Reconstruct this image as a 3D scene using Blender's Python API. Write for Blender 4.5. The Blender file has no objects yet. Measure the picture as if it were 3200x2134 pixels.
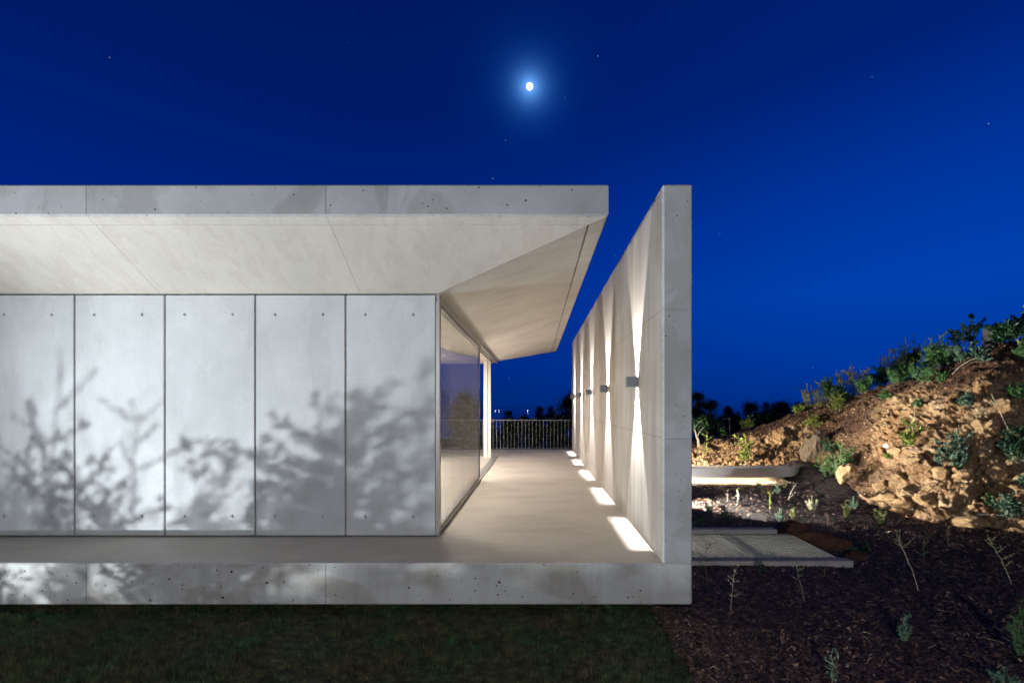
import bpy, bmesh, math, random
import numpy as np
from mathutils import Vector

S = bpy.context.scene
COL = S.collection
R = math.radians

# ------------------------------------------------------------------ camera
F = 1511.0                      # focal length in photo pixels, vanishing point (1675, 1266)
cam_d = bpy.data.cameras.new("camera")
cam = bpy.data.objects.new("camera", cam_d)
COL.objects.link(cam)
cam.location = (0, 0, 1.5)
cam.rotation_euler = (R(90), 0, 0)
cam_d.sensor_width = 36.0
cam_d.lens = F / 3200 * 36
cam_d.shift_x = -75 / 3200
cam_d.shift_y = 199 / 3200
cam_d.clip_start = 0.05
cam_d.clip_end = 90000
S.camera = cam

# ------------------------------------------------------------------ world: deep blue night sky
MOON_DIR = Vector(((1655 - 1675) / F, 1.0, (1266 - 271) / F)).normalized()
W = bpy.data.worlds.new("World")
S.world = W
W.use_nodes = True
nt = W.node_tree
nt.nodes.clear()


def node(nt, typ, **kw):
    n = nt.nodes.new(typ)
    for k, v in kw.items():
        if k == 'inp':
            for a, b in v.items():
                n.inputs[a].default_value = b
        else:
            setattr(n, k, v)
    return n


def ramp(nt, stops, interp='LINEAR'):
    n = nt.nodes.new('ShaderNodeValToRGB')
    cr = n.color_ramp
    cr.interpolation = interp
    while len(cr.elements) < len(stops):
        cr.elements.new(0.5)
    for e, (p, c) in zip(cr.elements, stops):
        e.position = p
        e.color = tuple(c) + (1,) if len(c) == 3 else c
    return n


def math_n(nt, op, a, b=None, c=None):
    n = nt.nodes.new('ShaderNodeMath')
    n.operation = op
    for i, v in enumerate((a, b, c)):
        if v is None:
            continue
        if isinstance(v, (int, float)):
            n.inputs[i].default_value = v
        else:
            nt.links.new(v, n.inputs[i])
    return n.outputs[0]


def s2l(r, g, b):
    f = lambda c: (c / 255 / 12.92) if c / 255 <= .04045 else ((c / 255 + .055) / 1.055) ** 2.4
    return (f(r), f(g), f(b))


L = nt.links.new
tc = node(nt, 'ShaderNodeTexCoord')
sep = node(nt, 'ShaderNodeSeparateXYZ')
L(tc.outputs['Generated'], sep.inputs[0])
rl = ramp(nt, [(0.0, s2l(0, 40, 116)), (0.08, s2l(0, 40, 130)), (0.26, s2l(0, 37, 132)), (0.50, s2l(0, 27, 102)), (1.0, s2l(0, 18, 76))], 'LINEAR')
rr = ramp(nt, [(0.0, s2l(0, 46, 134)), (0.07, s2l(0, 56, 156)), (0.20, s2l(0, 65, 174)), (0.34, s2l(0, 54, 158)), (0.52, s2l(0, 33, 118)), (1.0, s2l(0, 18, 76))], 'LINEAR')
zc = node(nt, 'ShaderNodeClamp')
L(sep.outputs['Z'], zc.inputs[0])
L(zc.outputs[0], rl.inputs[0])
L(zc.outputs[0], rr.inputs[0])
mr = node(nt, 'ShaderNodeMapRange', interpolation_type='SMOOTHSTEP', inp={'From Min': -0.35, 'From Max': 0.72})
L(sep.outputs['X'], mr.inputs['Value'])
skymix = node(nt, 'ShaderNodeMix', data_type='RGBA')
L(mr.outputs[0], skymix.inputs['Factor'])
L(rl.outputs[0], skymix.inputs['A'])
L(rr.outputs[0], skymix.inputs['B'])
# aureole of moonlight scattered by the air around the moon
vd = node(nt, 'ShaderNodeVectorMath', operation='DISTANCE')
L(tc.outputs['Generated'], vd.inputs[0])
vd.inputs[1].default_value = MOON_DIR
g1 = math_n(nt, 'EXPONENT', math_n(nt, 'MULTIPLY', vd.outputs['Value'], -38.0))
g2 = math_n(nt, 'EXPONENT', math_n(nt, 'MULTIPLY', vd.outputs['Value'], -85.0))
glow = node(nt, 'ShaderNodeMix', data_type='RGBA', blend_type='ADD')
glow.inputs['B'].default_value = (0.0, 0.11, 0.40, 1)
L(skymix.outputs['Result'], glow.inputs['A'])
L(g1, glow.inputs['Factor'])
glow2 = node(nt, 'ShaderNodeMix', data_type='RGBA', blend_type='ADD')
glow2.inputs['B'].default_value = (0.25, 0.55, 1.0, 1)
L(glow.outputs['Result'], glow2.inputs['A'])
L(g2, glow2.inputs['Factor'])
# sparse stars
vor = node(nt, 'ShaderNodeTexVoronoi', inp={'Scale': 38.0})
L(tc.outputs['Generated'], vor.inputs['Vector'])
star = math_n(nt, 'LESS_THAN', vor.outputs['Distance'], 0.028)
sepc = node(nt, 'ShaderNodeSeparateColor')
L(vor.outputs['Color'], sepc.inputs[0])
star = math_n(nt, 'MULTIPLY', star, math_n(nt, 'POWER', sepc.outputs[0], 9.0))
star = math_n(nt, 'MULTIPLY', star, math_n(nt, 'GREATER_THAN', sep.outputs['Z'], 0.05))
glow3 = node(nt, 'ShaderNodeMix', data_type='RGBA', blend_type='ADD')
glow3.inputs['B'].default_value = (0.55, 0.62, 0.75, 1)
L(glow2.outputs['Result'], glow3.inputs['A'])
L(star, glow3.inputs['Factor'])
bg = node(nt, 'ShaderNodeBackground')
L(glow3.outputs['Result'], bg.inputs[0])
# unseen sky behind the camera dimmed to cut blue light on facade and mulch
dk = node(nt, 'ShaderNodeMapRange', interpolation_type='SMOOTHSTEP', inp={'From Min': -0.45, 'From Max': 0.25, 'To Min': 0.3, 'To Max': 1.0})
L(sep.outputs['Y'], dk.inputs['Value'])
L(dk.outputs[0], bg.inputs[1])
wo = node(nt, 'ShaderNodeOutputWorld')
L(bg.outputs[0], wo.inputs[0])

# ------------------------------------------------------------------ moonlight + garden lights + added fills + exposure
def light(name, typ, loc, energy, color, target=None, **kw):
    d = bpy.data.lights.new(name, typ)
    d.energy = energy
    d.color = color
    for k, v in kw.items():
        setattr(d, k, v)
    o = bpy.data.objects.new(name, d)
    COL.objects.link(o)
    o.location = loc
    if target is not None:
        o.rotation_euler = (Vector(target) - Vector(loc)).to_track_quat('-Z', 'Y').to_euler()
    return o


light("moonlight", 'SUN', (0, 60, 40), 0.02, (0.8, 0.88, 1.0), target=(0, 60 - MOON_DIR.y * 60, 40 - MOON_DIR.z * 60), angle=R(0.5))
# ground spot that washes the facade from the left, hidden shrubs in front of it
light("garden_spot_facade", 'SPOT', (-6.9, 1.1, -0.30), 1750, (0.86, 0.94, 1.0), target=(0.2, 5.6, 2.6), spot_size=R(104), spot_blend=0.75, shadow_soft_size=0.022)
light("garden_spot_facade", 'SPOT', (-7.3, 0.9, -0.30), 520, (0.86, 0.94, 1.0), target=(0.0, 5.6, 2.6), spot_size=R(104), spot_blend=0.75, shadow_soft_size=0.035)
# unseen fill lamp added behind the camera to neutralise the blue facade shadows
light("fill_lamp", 'SPOT', (-0.6, -5.2, 2.3), 1700, (0.94, 0.96, 1.0), target=(0.8, 6.0, 0.6), spot_size=R(110), spot_blend=0.5, shadow_soft_size=0.12)
# ground spots behind the free standing wall that wash the rocky bank
light("garden_spot_bank", 'SPOT', (2.5, 9.3, -0.26), 3200, (1.0, 0.96, 0.90), target=(8.3, 8.5, 1.2), spot_size=R(88), spot_blend=0.6, shadow_soft_size=0.03)
light("garden_spot_rock", 'SPOT', (2.3, 12.3, 0.15), 3000, (1.0, 0.88, 0.70), target=(6.6, 13.9, 0.7), spot_size=R(110), spot_blend=0.5, shadow_soft_size=0.03)
# warm room lights inside the house; low fills added to brighten side soffit
for y in (7.0, 9.4, 11.8):
    light("room_light", 'AREA', (-2.5, y, 2.70), 150, (1.0, 0.88, 0.77), target=(-2.4, y, 0), shape='DISK', size=0.7)
    light("soffit_fill", 'POINT', (-2.75, y + .6, 0.45), 150, (1.0, 0.88, 0.77), shadow_soft_size=0.12)

S.view_settings.view_transform = 'Standard'
S.view_settings.look = 'None'
S.view_settings.exposure = 0
S.view_settings.gamma = 1
cy = S.cycles
cy.use_denoising = True
cy.max_bounces = 9
cy.diffuse_bounces = 5
cy.glossy_bounces = 4
cy.transparent_max_bounces = 12
cy.sample_clamp_indirect = 6.0
cy.caustics_reflective = False
cy.caustics_refractive = False

# ------------------------------------------------------------------ object helpers
def tag(o, label=None, cat=None, group=None, kind=None):
    if label:
        o['label'] = label
    if cat:
        o['category'] = cat
    if group:
        o['group'] = group
    if kind:
        o['kind'] = kind
    return o


def empty(name, loc=(0, 0, 0), label=None, cat=None, group=None):
    o = bpy.data.objects.new(name, None)
    o.empty_display_size = 0.1
    COL.objects.link(o)
    o.location = loc
    return tag(o, label, cat, group)


def link(name, me, parent=None, loc=None):
    o = bpy.data.objects.new(name, me)
    COL.objects.link(o)
    if parent:
        o.parent = parent
    if loc is not None:
        o.location = loc
    return o


class MB:
    """collects boxes, quads and tubes and links them as one mesh object"""

    def __init__(s):
        s.v, s.f, s.m = [], [], []

    def add(s, vs, fs, mi=0):
        b = len(s.v)
        s.v += [tuple(p) for p in vs]
        s.f += [tuple(b + i for i in f) for f in fs]
        s.m += [mi] * len(fs)
        return s

    def box(s, x0, x1, y0, y1, z0, z1, mi=0):
        vs = [(x, y, z) for z in (z0, z1) for y in (y0, y1) for x in (x0, x1)]
        return s.add(vs, [(0, 2, 3, 1), (4, 5, 7, 6), (0, 1, 5, 4), (2, 6, 7, 3), (0, 4, 6, 2), (1, 3, 7, 5)], mi)

    def cbox(s, x0, x1, y0, y1, z0, z1, c, mi=0):
        """box with small chamfers on every edge"""
        xs = (x0, x0 + c, x1 - c, x1)
        ys = (y0, y0 + c, y1 - c, y1)
        zs = (z0, z0 + c, z1 - c, z1)
        pts, idx = [], {}
        for i in (0, 1):
            for j in (0, 1):
                for k in (0, 1):
                    X = (xs[0], xs[1]) if i == 0 else (xs[3], xs[2])
                    Y = (ys[0], ys[1]) if j == 0 else (ys[3], ys[2])
                    Z = (zs[0], zs[1]) if k == 0 else (zs[3], zs[2])
                    for a, p in (('x', (X[0], Y[1], Z[1])), ('y', (X[1], Y[0], Z[1])), ('z', (X[1], Y[1], Z[0]))):
                        idx[(i, j, k, a)] = len(pts)
                        pts.append(p)
        q = lambda *ks: tuple(idx[k] for k in ks)
        fs = []
        for i in (0, 1):
            o = lambda t: t if i else t[::-1]
            fs.append(o(q((i, 0, 0, 'x'), (i, 1, 0, 'x'), (i, 1, 1, 'x'), (i, 0, 1, 'x'))))
            fs.append(o(q((0, i, 0, 'y'), (0, i, 1, 'y'), (1, i, 1, 'y'), (1, i, 0, 'y'))))
            fs.append(o(q((0, 0, i, 'z'), (1, 0, i, 'z'), (1, 1, i, 'z'), (0, 1, i, 'z'))))
            for j in (0, 1):
                fs.append(q((i, j, 0, 'x'), (i, j, 1, 'x'), (i, j, 1, 'y'), (i, j, 0, 'y')))
                fs.append(q((i, 0, j, 'x'), (i, 1, j, 'x'), (i, 1, j, 'z'), (i, 0, j, 'z')))
                fs.append(q((0, i, j, 'y'), (1, i, j, 'y'), (1, i, j, 'z'), (0, i, j, 'z')))
                for k in (0, 1):
                    fs.append(q((i, j, k, 'x'), (i, j, k, 'y'), (i, j, k, 'z')))
        return s.add(pts, fs, mi)

    def tube(s, path, rad, n=6, mi=0, cap=True):
        P = [Vector(p) for p in path]
        rs = rad if hasattr(rad, '__len__') else [rad] * len(P)
        vs = []
        for i, p in enumerate(P):
            t = (P[min(i + 1, len(P) - 1)] - P[max(i - 1, 0)]).normalized()
            a = t.cross(Vector((0.31, 0.87, 0.12)))
            if a.length < 1e-4:
                a = t.cross(Vector((1, 0, 0)))
            a.normalize()
            b = t.cross(a)
            for k in range(n):
                w = 2 * math.pi * k / n
                vs.append(p + (a * math.cos(w) + b * math.sin(w)) * rs[i])
        fs = []
        for i in range(len(P) - 1):
            for k in range(n):
                k2 = (k + 1) % n
                fs.append((i * n + k, i * n + k2, (i + 1) * n + k2, (i + 1) * n + k))
        if cap:
            fs.append(tuple(range(n))[::-1])
            fs.append(tuple((len(P) - 1) * n + k for k in range(n)))
        return s.add(vs, fs, mi)

    def build(s, name, mats, parent=None, smooth=False, origin=None):
        me = bpy.data.meshes.new(name)
        vs = s.v
        if origin is not None:
            o = origin
            vs = [(v[0] - o[0], v[1] - o[1], v[2] - o[2]) for v in vs]
        me.from_pydata(vs, [], s.f)
        mats = mats if isinstance(mats, (list, tuple)) else [mats]
        for m in mats:
            me.materials.append(m)
        if len(mats) > 1:
            me.polygons.foreach_set('material_index', s.m)
        if smooth:
            me.polygons.foreach_set('use_smooth', [True] * len(me.polygons))
        me.update()
        return link(name, me, parent, origin)


def np_mesh(name, verts, faces, mats, nper, smooth=False, mi=None):
    """mesh from numpy arrays: verts (n,3), faces (m,nper)"""
    me = bpy.data.meshes.new(name)
    verts = np.ascontiguousarray(verts, dtype=np.float32)
    faces = np.ascontiguousarray(faces, dtype=np.int32)
    me.vertices.add(len(verts))
    me.vertices.foreach_set('co', verts.ravel())
    me.loops.add(faces.size)
    me.loops.foreach_set('vertex_index', faces.ravel())
    me.polygons.add(len(faces))
    me.polygons.foreach_set('loop_start', np.arange(0, faces.size, nper, dtype=np.int32))
    me.polygons.foreach_set('loop_total', np.full(len(faces), nper, dtype=np.int32))
    for m in (mats if isinstance(mats, (list, tuple)) else [mats]):
        me.materials.append(m)
    if mi is not None:
        me.polygons.foreach_set('material_index', np.asarray(mi, dtype=np.int32))
    if smooth:
        me.polygons.foreach_set('use_smooth', np.ones(len(faces), dtype=bool))
    me.update()
    me.validate()
    return me


# ------------------------------------------------------------------ numpy noise
def _hash(i, j, k, s):
    h = (i * 374761393 + j * 668265263 + k * 2147483647 + s * 1274126177) & 0xffffffff
    h = ((h ^ (h >> 13)) * 1274126177) & 0xffffffff
    h = ((h ^ (h >> 16)) * 2246822519) & 0xffffffff
    return ((h ^ (h >> 15)) & 0xffffff) / float(0x1000000)


def vnoise(p, seed=0):
    p = np.asarray(p, float)
    i = np.floor(p).astype(np.int64)
    f = p - i
    u = f * f * f * (f * (f * 6 - 15) + 10)
    r = 0
    for a in (0, 1):
        for b in (0, 1):
            for c in (0, 1):
                w = (u[:, 0] if a else 1 - u[:, 0]) * (u[:, 1] if b else 1 - u[:, 1]) * (u[:, 2] if c else 1 - u[:, 2])
                r = r + w * _hash(i[:, 0] + a, i[:, 1] + b, i[:, 2] + c, seed)
    return r * 2 - 1


def fbm(p, oct=4, seed=0, gain=.5):
    r, a, q = 0, 1.0, np.asarray(p, float)
    for o in range(oct):
        r = r + a * vnoise(q, seed + o)
        q = q * 2.03 + 7.1
        a *= gain
    return r


def worley(p, seed=0):
    """F1, F2 distances and a random number of the nearest cell"""
    p = np.asarray(p, float)
    i = np.floor(p).astype(np.int64)
    f1 = np.full(len(p), 9.)
    f2 = np.full(len(p), 9.)
    idr = np.zeros(len(p))
    for a in (-1, 0, 1):
        for b in (-1, 0, 1):
            for c in (-1, 0, 1):
                ci, cj, ck = i[:, 0] + a, i[:, 1] + b, i[:, 2] + c
                q = np.stack([ci + _hash(ci, cj, ck, seed), cj + _hash(ci, cj, ck, seed + 11), ck + _hash(ci, cj, ck, seed + 23)], 1)
                d = np.sqrt(((p - q) ** 2).sum(1))
                near = d < f1
                f2 = np.where(near, f1, np.minimum(f2, d))
                idr = np.where(near, _hash(ci, cj, ck, seed + 41), idr)
                f1 = np.where(near, d, f1)
    return f1, f2, idr


# ------------------------------------------------------------------ materials
def new_mat(name):
    m = bpy.data.materials.new(name)
    m.use_nodes = True
    n = m.node_tree
    n.nodes.clear()
    out = node(n, 'ShaderNodeOutputMaterial')
    b = node(n, 'ShaderNodeBsdfPrincipled')
    n.links.new(b.outputs[0], out.inputs[0])
    return m, n, b, out


def flat_mat(name, col, rough=0.6, metal=0.0, var=0.0, scale=8.0, spec=0.5):
    m, n, b, out = new_mat(name)
    b.inputs['Roughness'].default_value = rough
    b.inputs['Metallic'].default_value = metal
    b.inputs['Specular IOR Level'].default_value = spec
    t = node(n, 'ShaderNodeTexCoord')
    no = node(n, 'ShaderNodeTexNoise', inp={'Scale': scale, 'Detail': 5.0})
    n.links.new(t.outputs['Object'], no.inputs['Vector'])
    rp = ramp(n, [(0.3, [c * (1 - var) for c in col]), (0.7, [min(1, c * (1 + var)) for c in col])])
    n.links.new(no.outputs['Fac'], rp.inputs[0])
    n.links.new(rp.outputs[0], b.inputs['Base Color'])
    return m


def emit_mat(name, col, strength):
    m = bpy.data.materials.new(name)
    m.use_nodes = True
    n = m.node_tree
    n.nodes.clear()
    out = node(n, 'ShaderNodeOutputMaterial')
    e = node(n, 'ShaderNodeEmission')
    e.inputs[0].default_value = tuple(col) + (1,)
    e.inputs[1].default_value = strength
    n.links.new(e.outputs[0], out.inputs[0])
    return m


def concrete(name, base, dark=0.8, stain=(0.5, 0.45, 0.38), stain_amt=0.3, stretch=(1, 1, 1), stain_scale=1.6,
             stain_edge=(0.48, 0.56), pits=0.0, pit_scale=9.0, lines=(), rough=0.75, bump=0.15, streak=0.0, spec=0.35):
    """cast concrete: cloudy tone, water stains, blow holes and formwork joint lines.
    lines: (axis, offset, pitch, half_width, darkness)"""
    m, n, b, out = new_mat(name)
    b.inputs['Roughness'].default_value = rough
    b.inputs['Specular IOR Level'].default_value = spec
    lk = n.links.new
    t = node(n, 'ShaderNodeTexCoord')
    co = t.outputs['Object']
    n1 = node(n, 'ShaderNodeTexNoise', inp={'Scale': 0.9, 'Detail': 8.0, 'Roughness': 0.62})
    lk(co, n1.inputs['Vector'])
    r1 = ramp(n, [(0.3, [c * dark for c in base]), (0.7, [min(1, c * 1.08) for c in base])])
    lk(n1.outputs['Fac'], r1.inputs[0])
    col = r1.outputs[0]
    # water stains
    mp = node(n, 'ShaderNodeMapping')
    mp.inputs['Scale'].default_value = stretch
    lk(co, mp.inputs['Vector'])
    n2 = node(n, 'ShaderNodeTexNoise', inp={'Scale': stain_scale, 'Detail': 5.0, 'Roughness': 0.55, 'Distortion': 0.9})
    lk(mp.outputs[0], n2.inputs['Vector'])
    r2 = ramp(n, [(stain_edge[0], (0, 0, 0)), (stain_edge[1], (1, 1, 1))])
    lk(n2.outputs['Fac'], r2.inputs[0])
    mx = node(n, 'ShaderNodeMix', data_type='RGBA', blend_type='MULTIPLY')
    mx.inputs['B'].default_value = tuple(stain) + (1,)
    lk(math_n(n, 'MULTIPLY', r2.outputs[0], stain_amt), mx.inputs['Factor'])
    lk(col, mx.inputs['A'])
    col = mx.outputs['Result']
    hgt = None
    if streak > 0:
        mp2 = node(n, 'ShaderNodeMapping')
        mp2.inputs['Scale'].default_value = (9, 9, 0.35)
        lk(co, mp2.inputs['Vector'])
        n3 = node(n, 'ShaderNodeTexNoise', inp={'Scale': 1.0, 'Detail': 4.0})
        lk(mp2.outputs[0], n3.inputs['Vector'])
        r3 = ramp(n, [(0.42, (1, 1, 1)), (0.75, (0.6, 0.56, 0.5))])
        lk(n3.outputs['Fac'], r3.inputs[0])
        mx2 = node(n, 'ShaderNodeMix', data_type='RGBA', blend_type='MULTIPLY', inp={'Factor': streak})
        lk(col, mx2.inputs['A'])
        lk(r3.outputs[0], mx2.inputs['B'])
        col = mx2.outputs['Result']
    # fine grain
    n4 = node(n, 'ShaderNodeTexNoise', inp={'Scale': 70.0, 'Detail': 4.0})
    lk(co, n4.inputs['Vector'])
    r4 = ramp(n, [(0.3, (0.9, 0.9, 0.9)), (0.7, (1, 1, 1))])
    lk(n4.outputs['Fac'], r4.inputs[0])
    mx3 = node(n, 'ShaderNodeMix', data_type='RGBA', blend_type='MULTIPLY', inp={'Factor': 1.0})
    lk(col, mx3.inputs['A'])
    lk(r4.outputs[0], mx3.inputs['B'])
    col = mx3.outputs['Result']
    mask = None
    if pits > 0:
        for sc, thr in ((pit_scale, 0.085), (pit_scale * 2.1, 0.11)):
            nd = node(n, 'ShaderNodeTexNoise', inp={'Scale': 30.0})
            lk(co, nd.inputs['Vector'])
            ad = node(n, 'ShaderNodeMix', data_type='VECTOR', inp={'Factor': 0.018})
            lk(co, ad.inputs['A'])
            lk(nd.outputs['Color'], ad.inputs['B'])
            v = node(n, 'ShaderNodeTexVoronoi', inp={'Scale': sc})
            lk(ad.outputs['Result'], v.inputs['Vector'])
            sc_ = node(n, 'ShaderNodeSeparateColor')
            lk(v.outputs['Color'], sc_.inputs[0])
            th = math_n(n, 'MULTIPLY', math_n(n, 'POWER', sc_.outputs[0], 2.2), thr * 1.9)
            a = math_n(n, 'LESS_THAN', v.outputs['Distance'], th)
            a = math_n(n, 'MULTIPLY', a, math_n(n, 'LESS_THAN', sc_.outputs[1], pits))
            mask = a if mask is None else math_n(n, 'MAXIMUM', mask, a)
    lmask = None
    if lines:
        spx = node(n, 'ShaderNodeSeparateXYZ')
        lk(co, spx.inputs[0])
        for ax, off, pitch, hw, dk in lines:
            src = spx.outputs[ax] if isinstance(ax, int) else math_n(n, 'ADD', math_n(n, 'MULTIPLY', spx.outputs[0], ax[0]), math_n(n, 'MULTIPLY', spx.outputs[1], ax[1]))
            x = math_n(n, 'SUBTRACT', src, off - pitch / 2)
            x = math_n(n, 'SUBTRACT', math_n(n, 'FLOORED_MODULO', x, pitch), pitch / 2)
            a = math_n(n, 'MULTIPLY', math_n(n, 'LESS_THAN', math_n(n, 'ABSOLUTE', x), hw), dk)
            lmask = a if lmask is None else math_n(n, 'MAXIMUM', lmask, a)
    for mk, tint in ((mask, (0.10, 0.09, 0.08, 1)), (lmask, (0.18, 0.16, 0.14, 1))):
        if mk is None:
            continue
        mx4 = node(n, 'ShaderNodeMix', data_type='RGBA', blend_type='MULTIPLY')
        mx4.inputs['B'].default_value = tint
        lk(mk, mx4.inputs['Factor'])
        lk(col, mx4.inputs['A'])
        col = mx4.outputs['Result']
    lk(col, b.inputs['Base Color'])
    bm = node(n, 'ShaderNodeBump', inp={'Strength': bump, 'Distance': 0.004})
    h = math_n(n, 'ADD', n4.outputs['Fac'], math_n(n, 'MULTIPLY', n1.outputs['Fac'], 2.0))
    if mask is not None:
        h = math_n(n, 'SUBTRACT', h, math_n(n, 'MULTIPLY', mask, 3.0))
    lk(h, bm.inputs['Height'])
    lk(bm.outputs[0], b.inputs['Normal'])
    return m


C_ROOF = concrete('roof_edge_concrete', (0.36, 0.36, 0.365), dark=0.72, stain=(0.62, 0.60, 0.55), stain_amt=0.5, stretch=(1, 1, 0.7), pits=0.55, pit_scale=11,
                  lines=((0, -2.0, 60.0, 0.0035, 0.8), (0, -4.28, 60.0, 0.0035, 0.8), (0, -6.56, 60.0, 0.0035, 0.8)), bump=0.3)
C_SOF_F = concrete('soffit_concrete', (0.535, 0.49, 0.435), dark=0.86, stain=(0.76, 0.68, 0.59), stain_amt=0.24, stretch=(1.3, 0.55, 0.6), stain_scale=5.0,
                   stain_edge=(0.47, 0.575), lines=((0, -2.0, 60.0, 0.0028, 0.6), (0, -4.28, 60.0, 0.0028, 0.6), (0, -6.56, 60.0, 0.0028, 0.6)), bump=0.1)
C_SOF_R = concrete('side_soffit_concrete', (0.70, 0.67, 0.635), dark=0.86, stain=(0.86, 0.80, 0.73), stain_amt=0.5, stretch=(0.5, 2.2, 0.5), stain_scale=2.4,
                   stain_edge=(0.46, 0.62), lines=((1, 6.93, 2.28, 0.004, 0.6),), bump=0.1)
C_SLAB = concrete('slab_edge_concrete', (0.44, 0.435, 0.415), dark=0.74, stain=(0.66, 0.60, 0.50), stain_amt=0.55, stretch=(0.6, 1, 1.2), pits=0.8, pit_scale=12,
                  lines=((0, -2.0, 60.0, 0.003, 0.85), (0, -4.28, 60.0, 0.003, 0.85), (0, -6.56, 60.0, 0.003, 0.85)), bump=0.35, streak=0.3)
C_FLOOR = concrete('terrace_floor_concrete', (0.46, 0.425, 0.375), dark=0.86, stain=(0.80, 0.74, 0.66), stain_amt=0.4, stretch=(0.5, 1.4, 1), stain_scale=1.9,
                   stain_edge=(0.50, 0.63), rough=0.55, bump=0.06,
                  lines=((0, -4.28, 30.0, 0.003, 0.55), ((0.345, 0.938), 4.776, 60.0, 0.0025, 0.5), (1, 9.21, 6.9, 0.003, 0.3)))
C_PANEL = concrete('wall_panel_concrete', (0.50, 0.51, 0.505), dark=0.84, stain=(0.82, 0.82, 0.81), stain_amt=0.45, stretch=(1, 1, 0.4), streak=0.10, bump=0.08, rough=0.7)
C_FIN = concrete('wall_concrete', (0.40, 0.375, 0.345), dark=0.80, stain=(0.72, 0.64, 0.55), stain_amt=0.5, stretch=(1.0, 1.4, 0.25), stain_scale=2.2, stain_edge=(0.45, 0.65),
                 lines=((1, 6.93, 2.28, 0.003, 0.7), (2, 1.19, 1.22, 0.003, 0.6)), streak=0.5, bump=0.1)
C_FINF = concrete('wall_end_concrete', (0.36, 0.36, 0.36), dark=0.78, stain=(0.70, 0.68, 0.62), stain_amt=0.4, pits=0.06, pit_scale=14,
                  lines=((2, 1.18, 1.23, 0.003, 0.5),), bump=0.3)
C_EDGE = concrete('chamfer_concrete', (0.46, 0.455, 0.44), dark=0.7, stain=(0.7, 0.68, 0.64), stain_amt=0.4, stain_scale=22, pits=0.5, pit_scale=30, bump=0.5)
C_BENCH = concrete('bench_concrete', (0.50, 0.48, 0.45), dark=0.85, stain=(0.8, 0.77, 0.72), stain_amt=0.4, pits=0.2, pit_scale=14)
C_GARDEN = concrete('garden_concrete', (0.36, 0.33, 0.30), dark=0.8, stain=(0.7, 0.66, 0.6), stain_amt=0.4, pits=0.3, pit_scale=14)
M_ALU = flat_mat('aluminium_frame', (0.42, 0.41, 0.40), 0.38, 0.55, 0.06, 30)
M_GASKET = flat_mat('black_gasket', (0.015, 0.014, 0.013), 0.6)
M_DARK = flat_mat('dark_recess', (0.03, 0.028, 0.025), 0.9, var=0.2)
M_COLUMN = flat_mat('white_paint', (0.62, 0.58, 0.53), 0.5, var=0.03)
M_PLASTER = flat_mat('plaster', (0.6, 0.56, 0.5), 0.9, var=0.04)
M_LAMP = flat_mat('anthracite_paint', (0.12, 0.13, 0.14), 0.45, 0.2, 0.06, 60)
M_LENS = emit_mat('frosted_lens', (1.0, 0.97, 0.93), 2.2)
M_RAIL = flat_mat('galvanised_steel', (0.13, 0.135, 0.135), 0.45, 0.4, 0.05, 20)
M_GRATE = flat_mat('grating_steel', (0.40, 0.40, 0.36), 0.45, 0.5, 0.12, 10)


def glass_mat():
    m = bpy.data.materials.new('window_glass')
    m.use_nodes = True
    n = m.node_tree
    n.nodes.clear()
    lk = n.links.new
    out = node(n, 'ShaderNodeOutputMaterial')
    g = node(n, 'ShaderNodeNewGeometry')
    dt = node(n, 'ShaderNodeVectorMath', operation='DOT_PRODUCT')
    lk(g.outputs['Normal'], dt.inputs[0])
    lk(g.outputs['Incoming'], dt.inputs[1])
    c = math_n(n, 'ABSOLUTE', dt.outputs['Value'])
    f = math_n(n, 'POWER', math_n(n, 'SUBTRACT', 1.0, c), 5.0)
    f = math_n(n, 'ADD', math_n(n, 'MULTIPLY', f, 0.94), 0.05)
    tr = node(n, 'ShaderNodeBsdfTransparent')
    tr.inputs[0].default_value = (0.93, 0.95, 0.94, 1)
    gl = node(n, 'ShaderNodeBsdfGlossy')
    gl.inputs['Roughness'].default_value = 0.006
    t = node(n, 'ShaderNodeTexCoord')
    no = node(n, 'ShaderNodeTexNoise', inp={'Scale': 0.9, 'Detail': 1.0})
    lk(t.outputs['Object'], no.inputs['Vector'])
    bm = node(n, 'ShaderNodeBump', inp={'Strength': 0.02, 'Distance': 0.02})
    lk(no.outputs['Fac'], bm.inputs['Height'])
    lk(bm.outputs[0], gl.inputs['Normal'])
    mx = node(n, 'ShaderNodeMixShader')
    lk(f, mx.inputs[0])
    lk(tr.outputs[0], mx.inputs[1])
    lk(gl.outputs[0], mx.inputs[2])
    df = node(n, 'ShaderNodeBsdfDiffuse')
    df.inputs[0].default_value = (0.5, 0.48, 0.45, 1)
    mp = node(n, 'ShaderNodeMapping')
    mp.inputs['Scale'].default_value = (1, 7, 0.25)
    lk(t.outputs['Object'], mp.inputs['Vector'])
    n5 = node(n, 'ShaderNodeTexNoise', inp={'Scale': 1.6, 'Detail': 5.0})
    lk(mp.outputs[0], n5.inputs['Vector'])
    r5 = ramp(n, [(0.3, (0.09, 0.09, 0.09)), (0.75, (0.25, 0.25, 0.25))])
    lk(n5.outputs['Fac'], r5.inputs[0])
    m3 = node(n, 'ShaderNodeMixShader')
    lk(r5.outputs[0], m3.inputs[0])
    lk(mx.outputs[0], m3.inputs[1])
    lk(df.outputs[0], m3.inputs[2])
    lk(m3.outputs[0], out.inputs[0])
    return m


M_GLASS = glass_mat()


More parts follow.
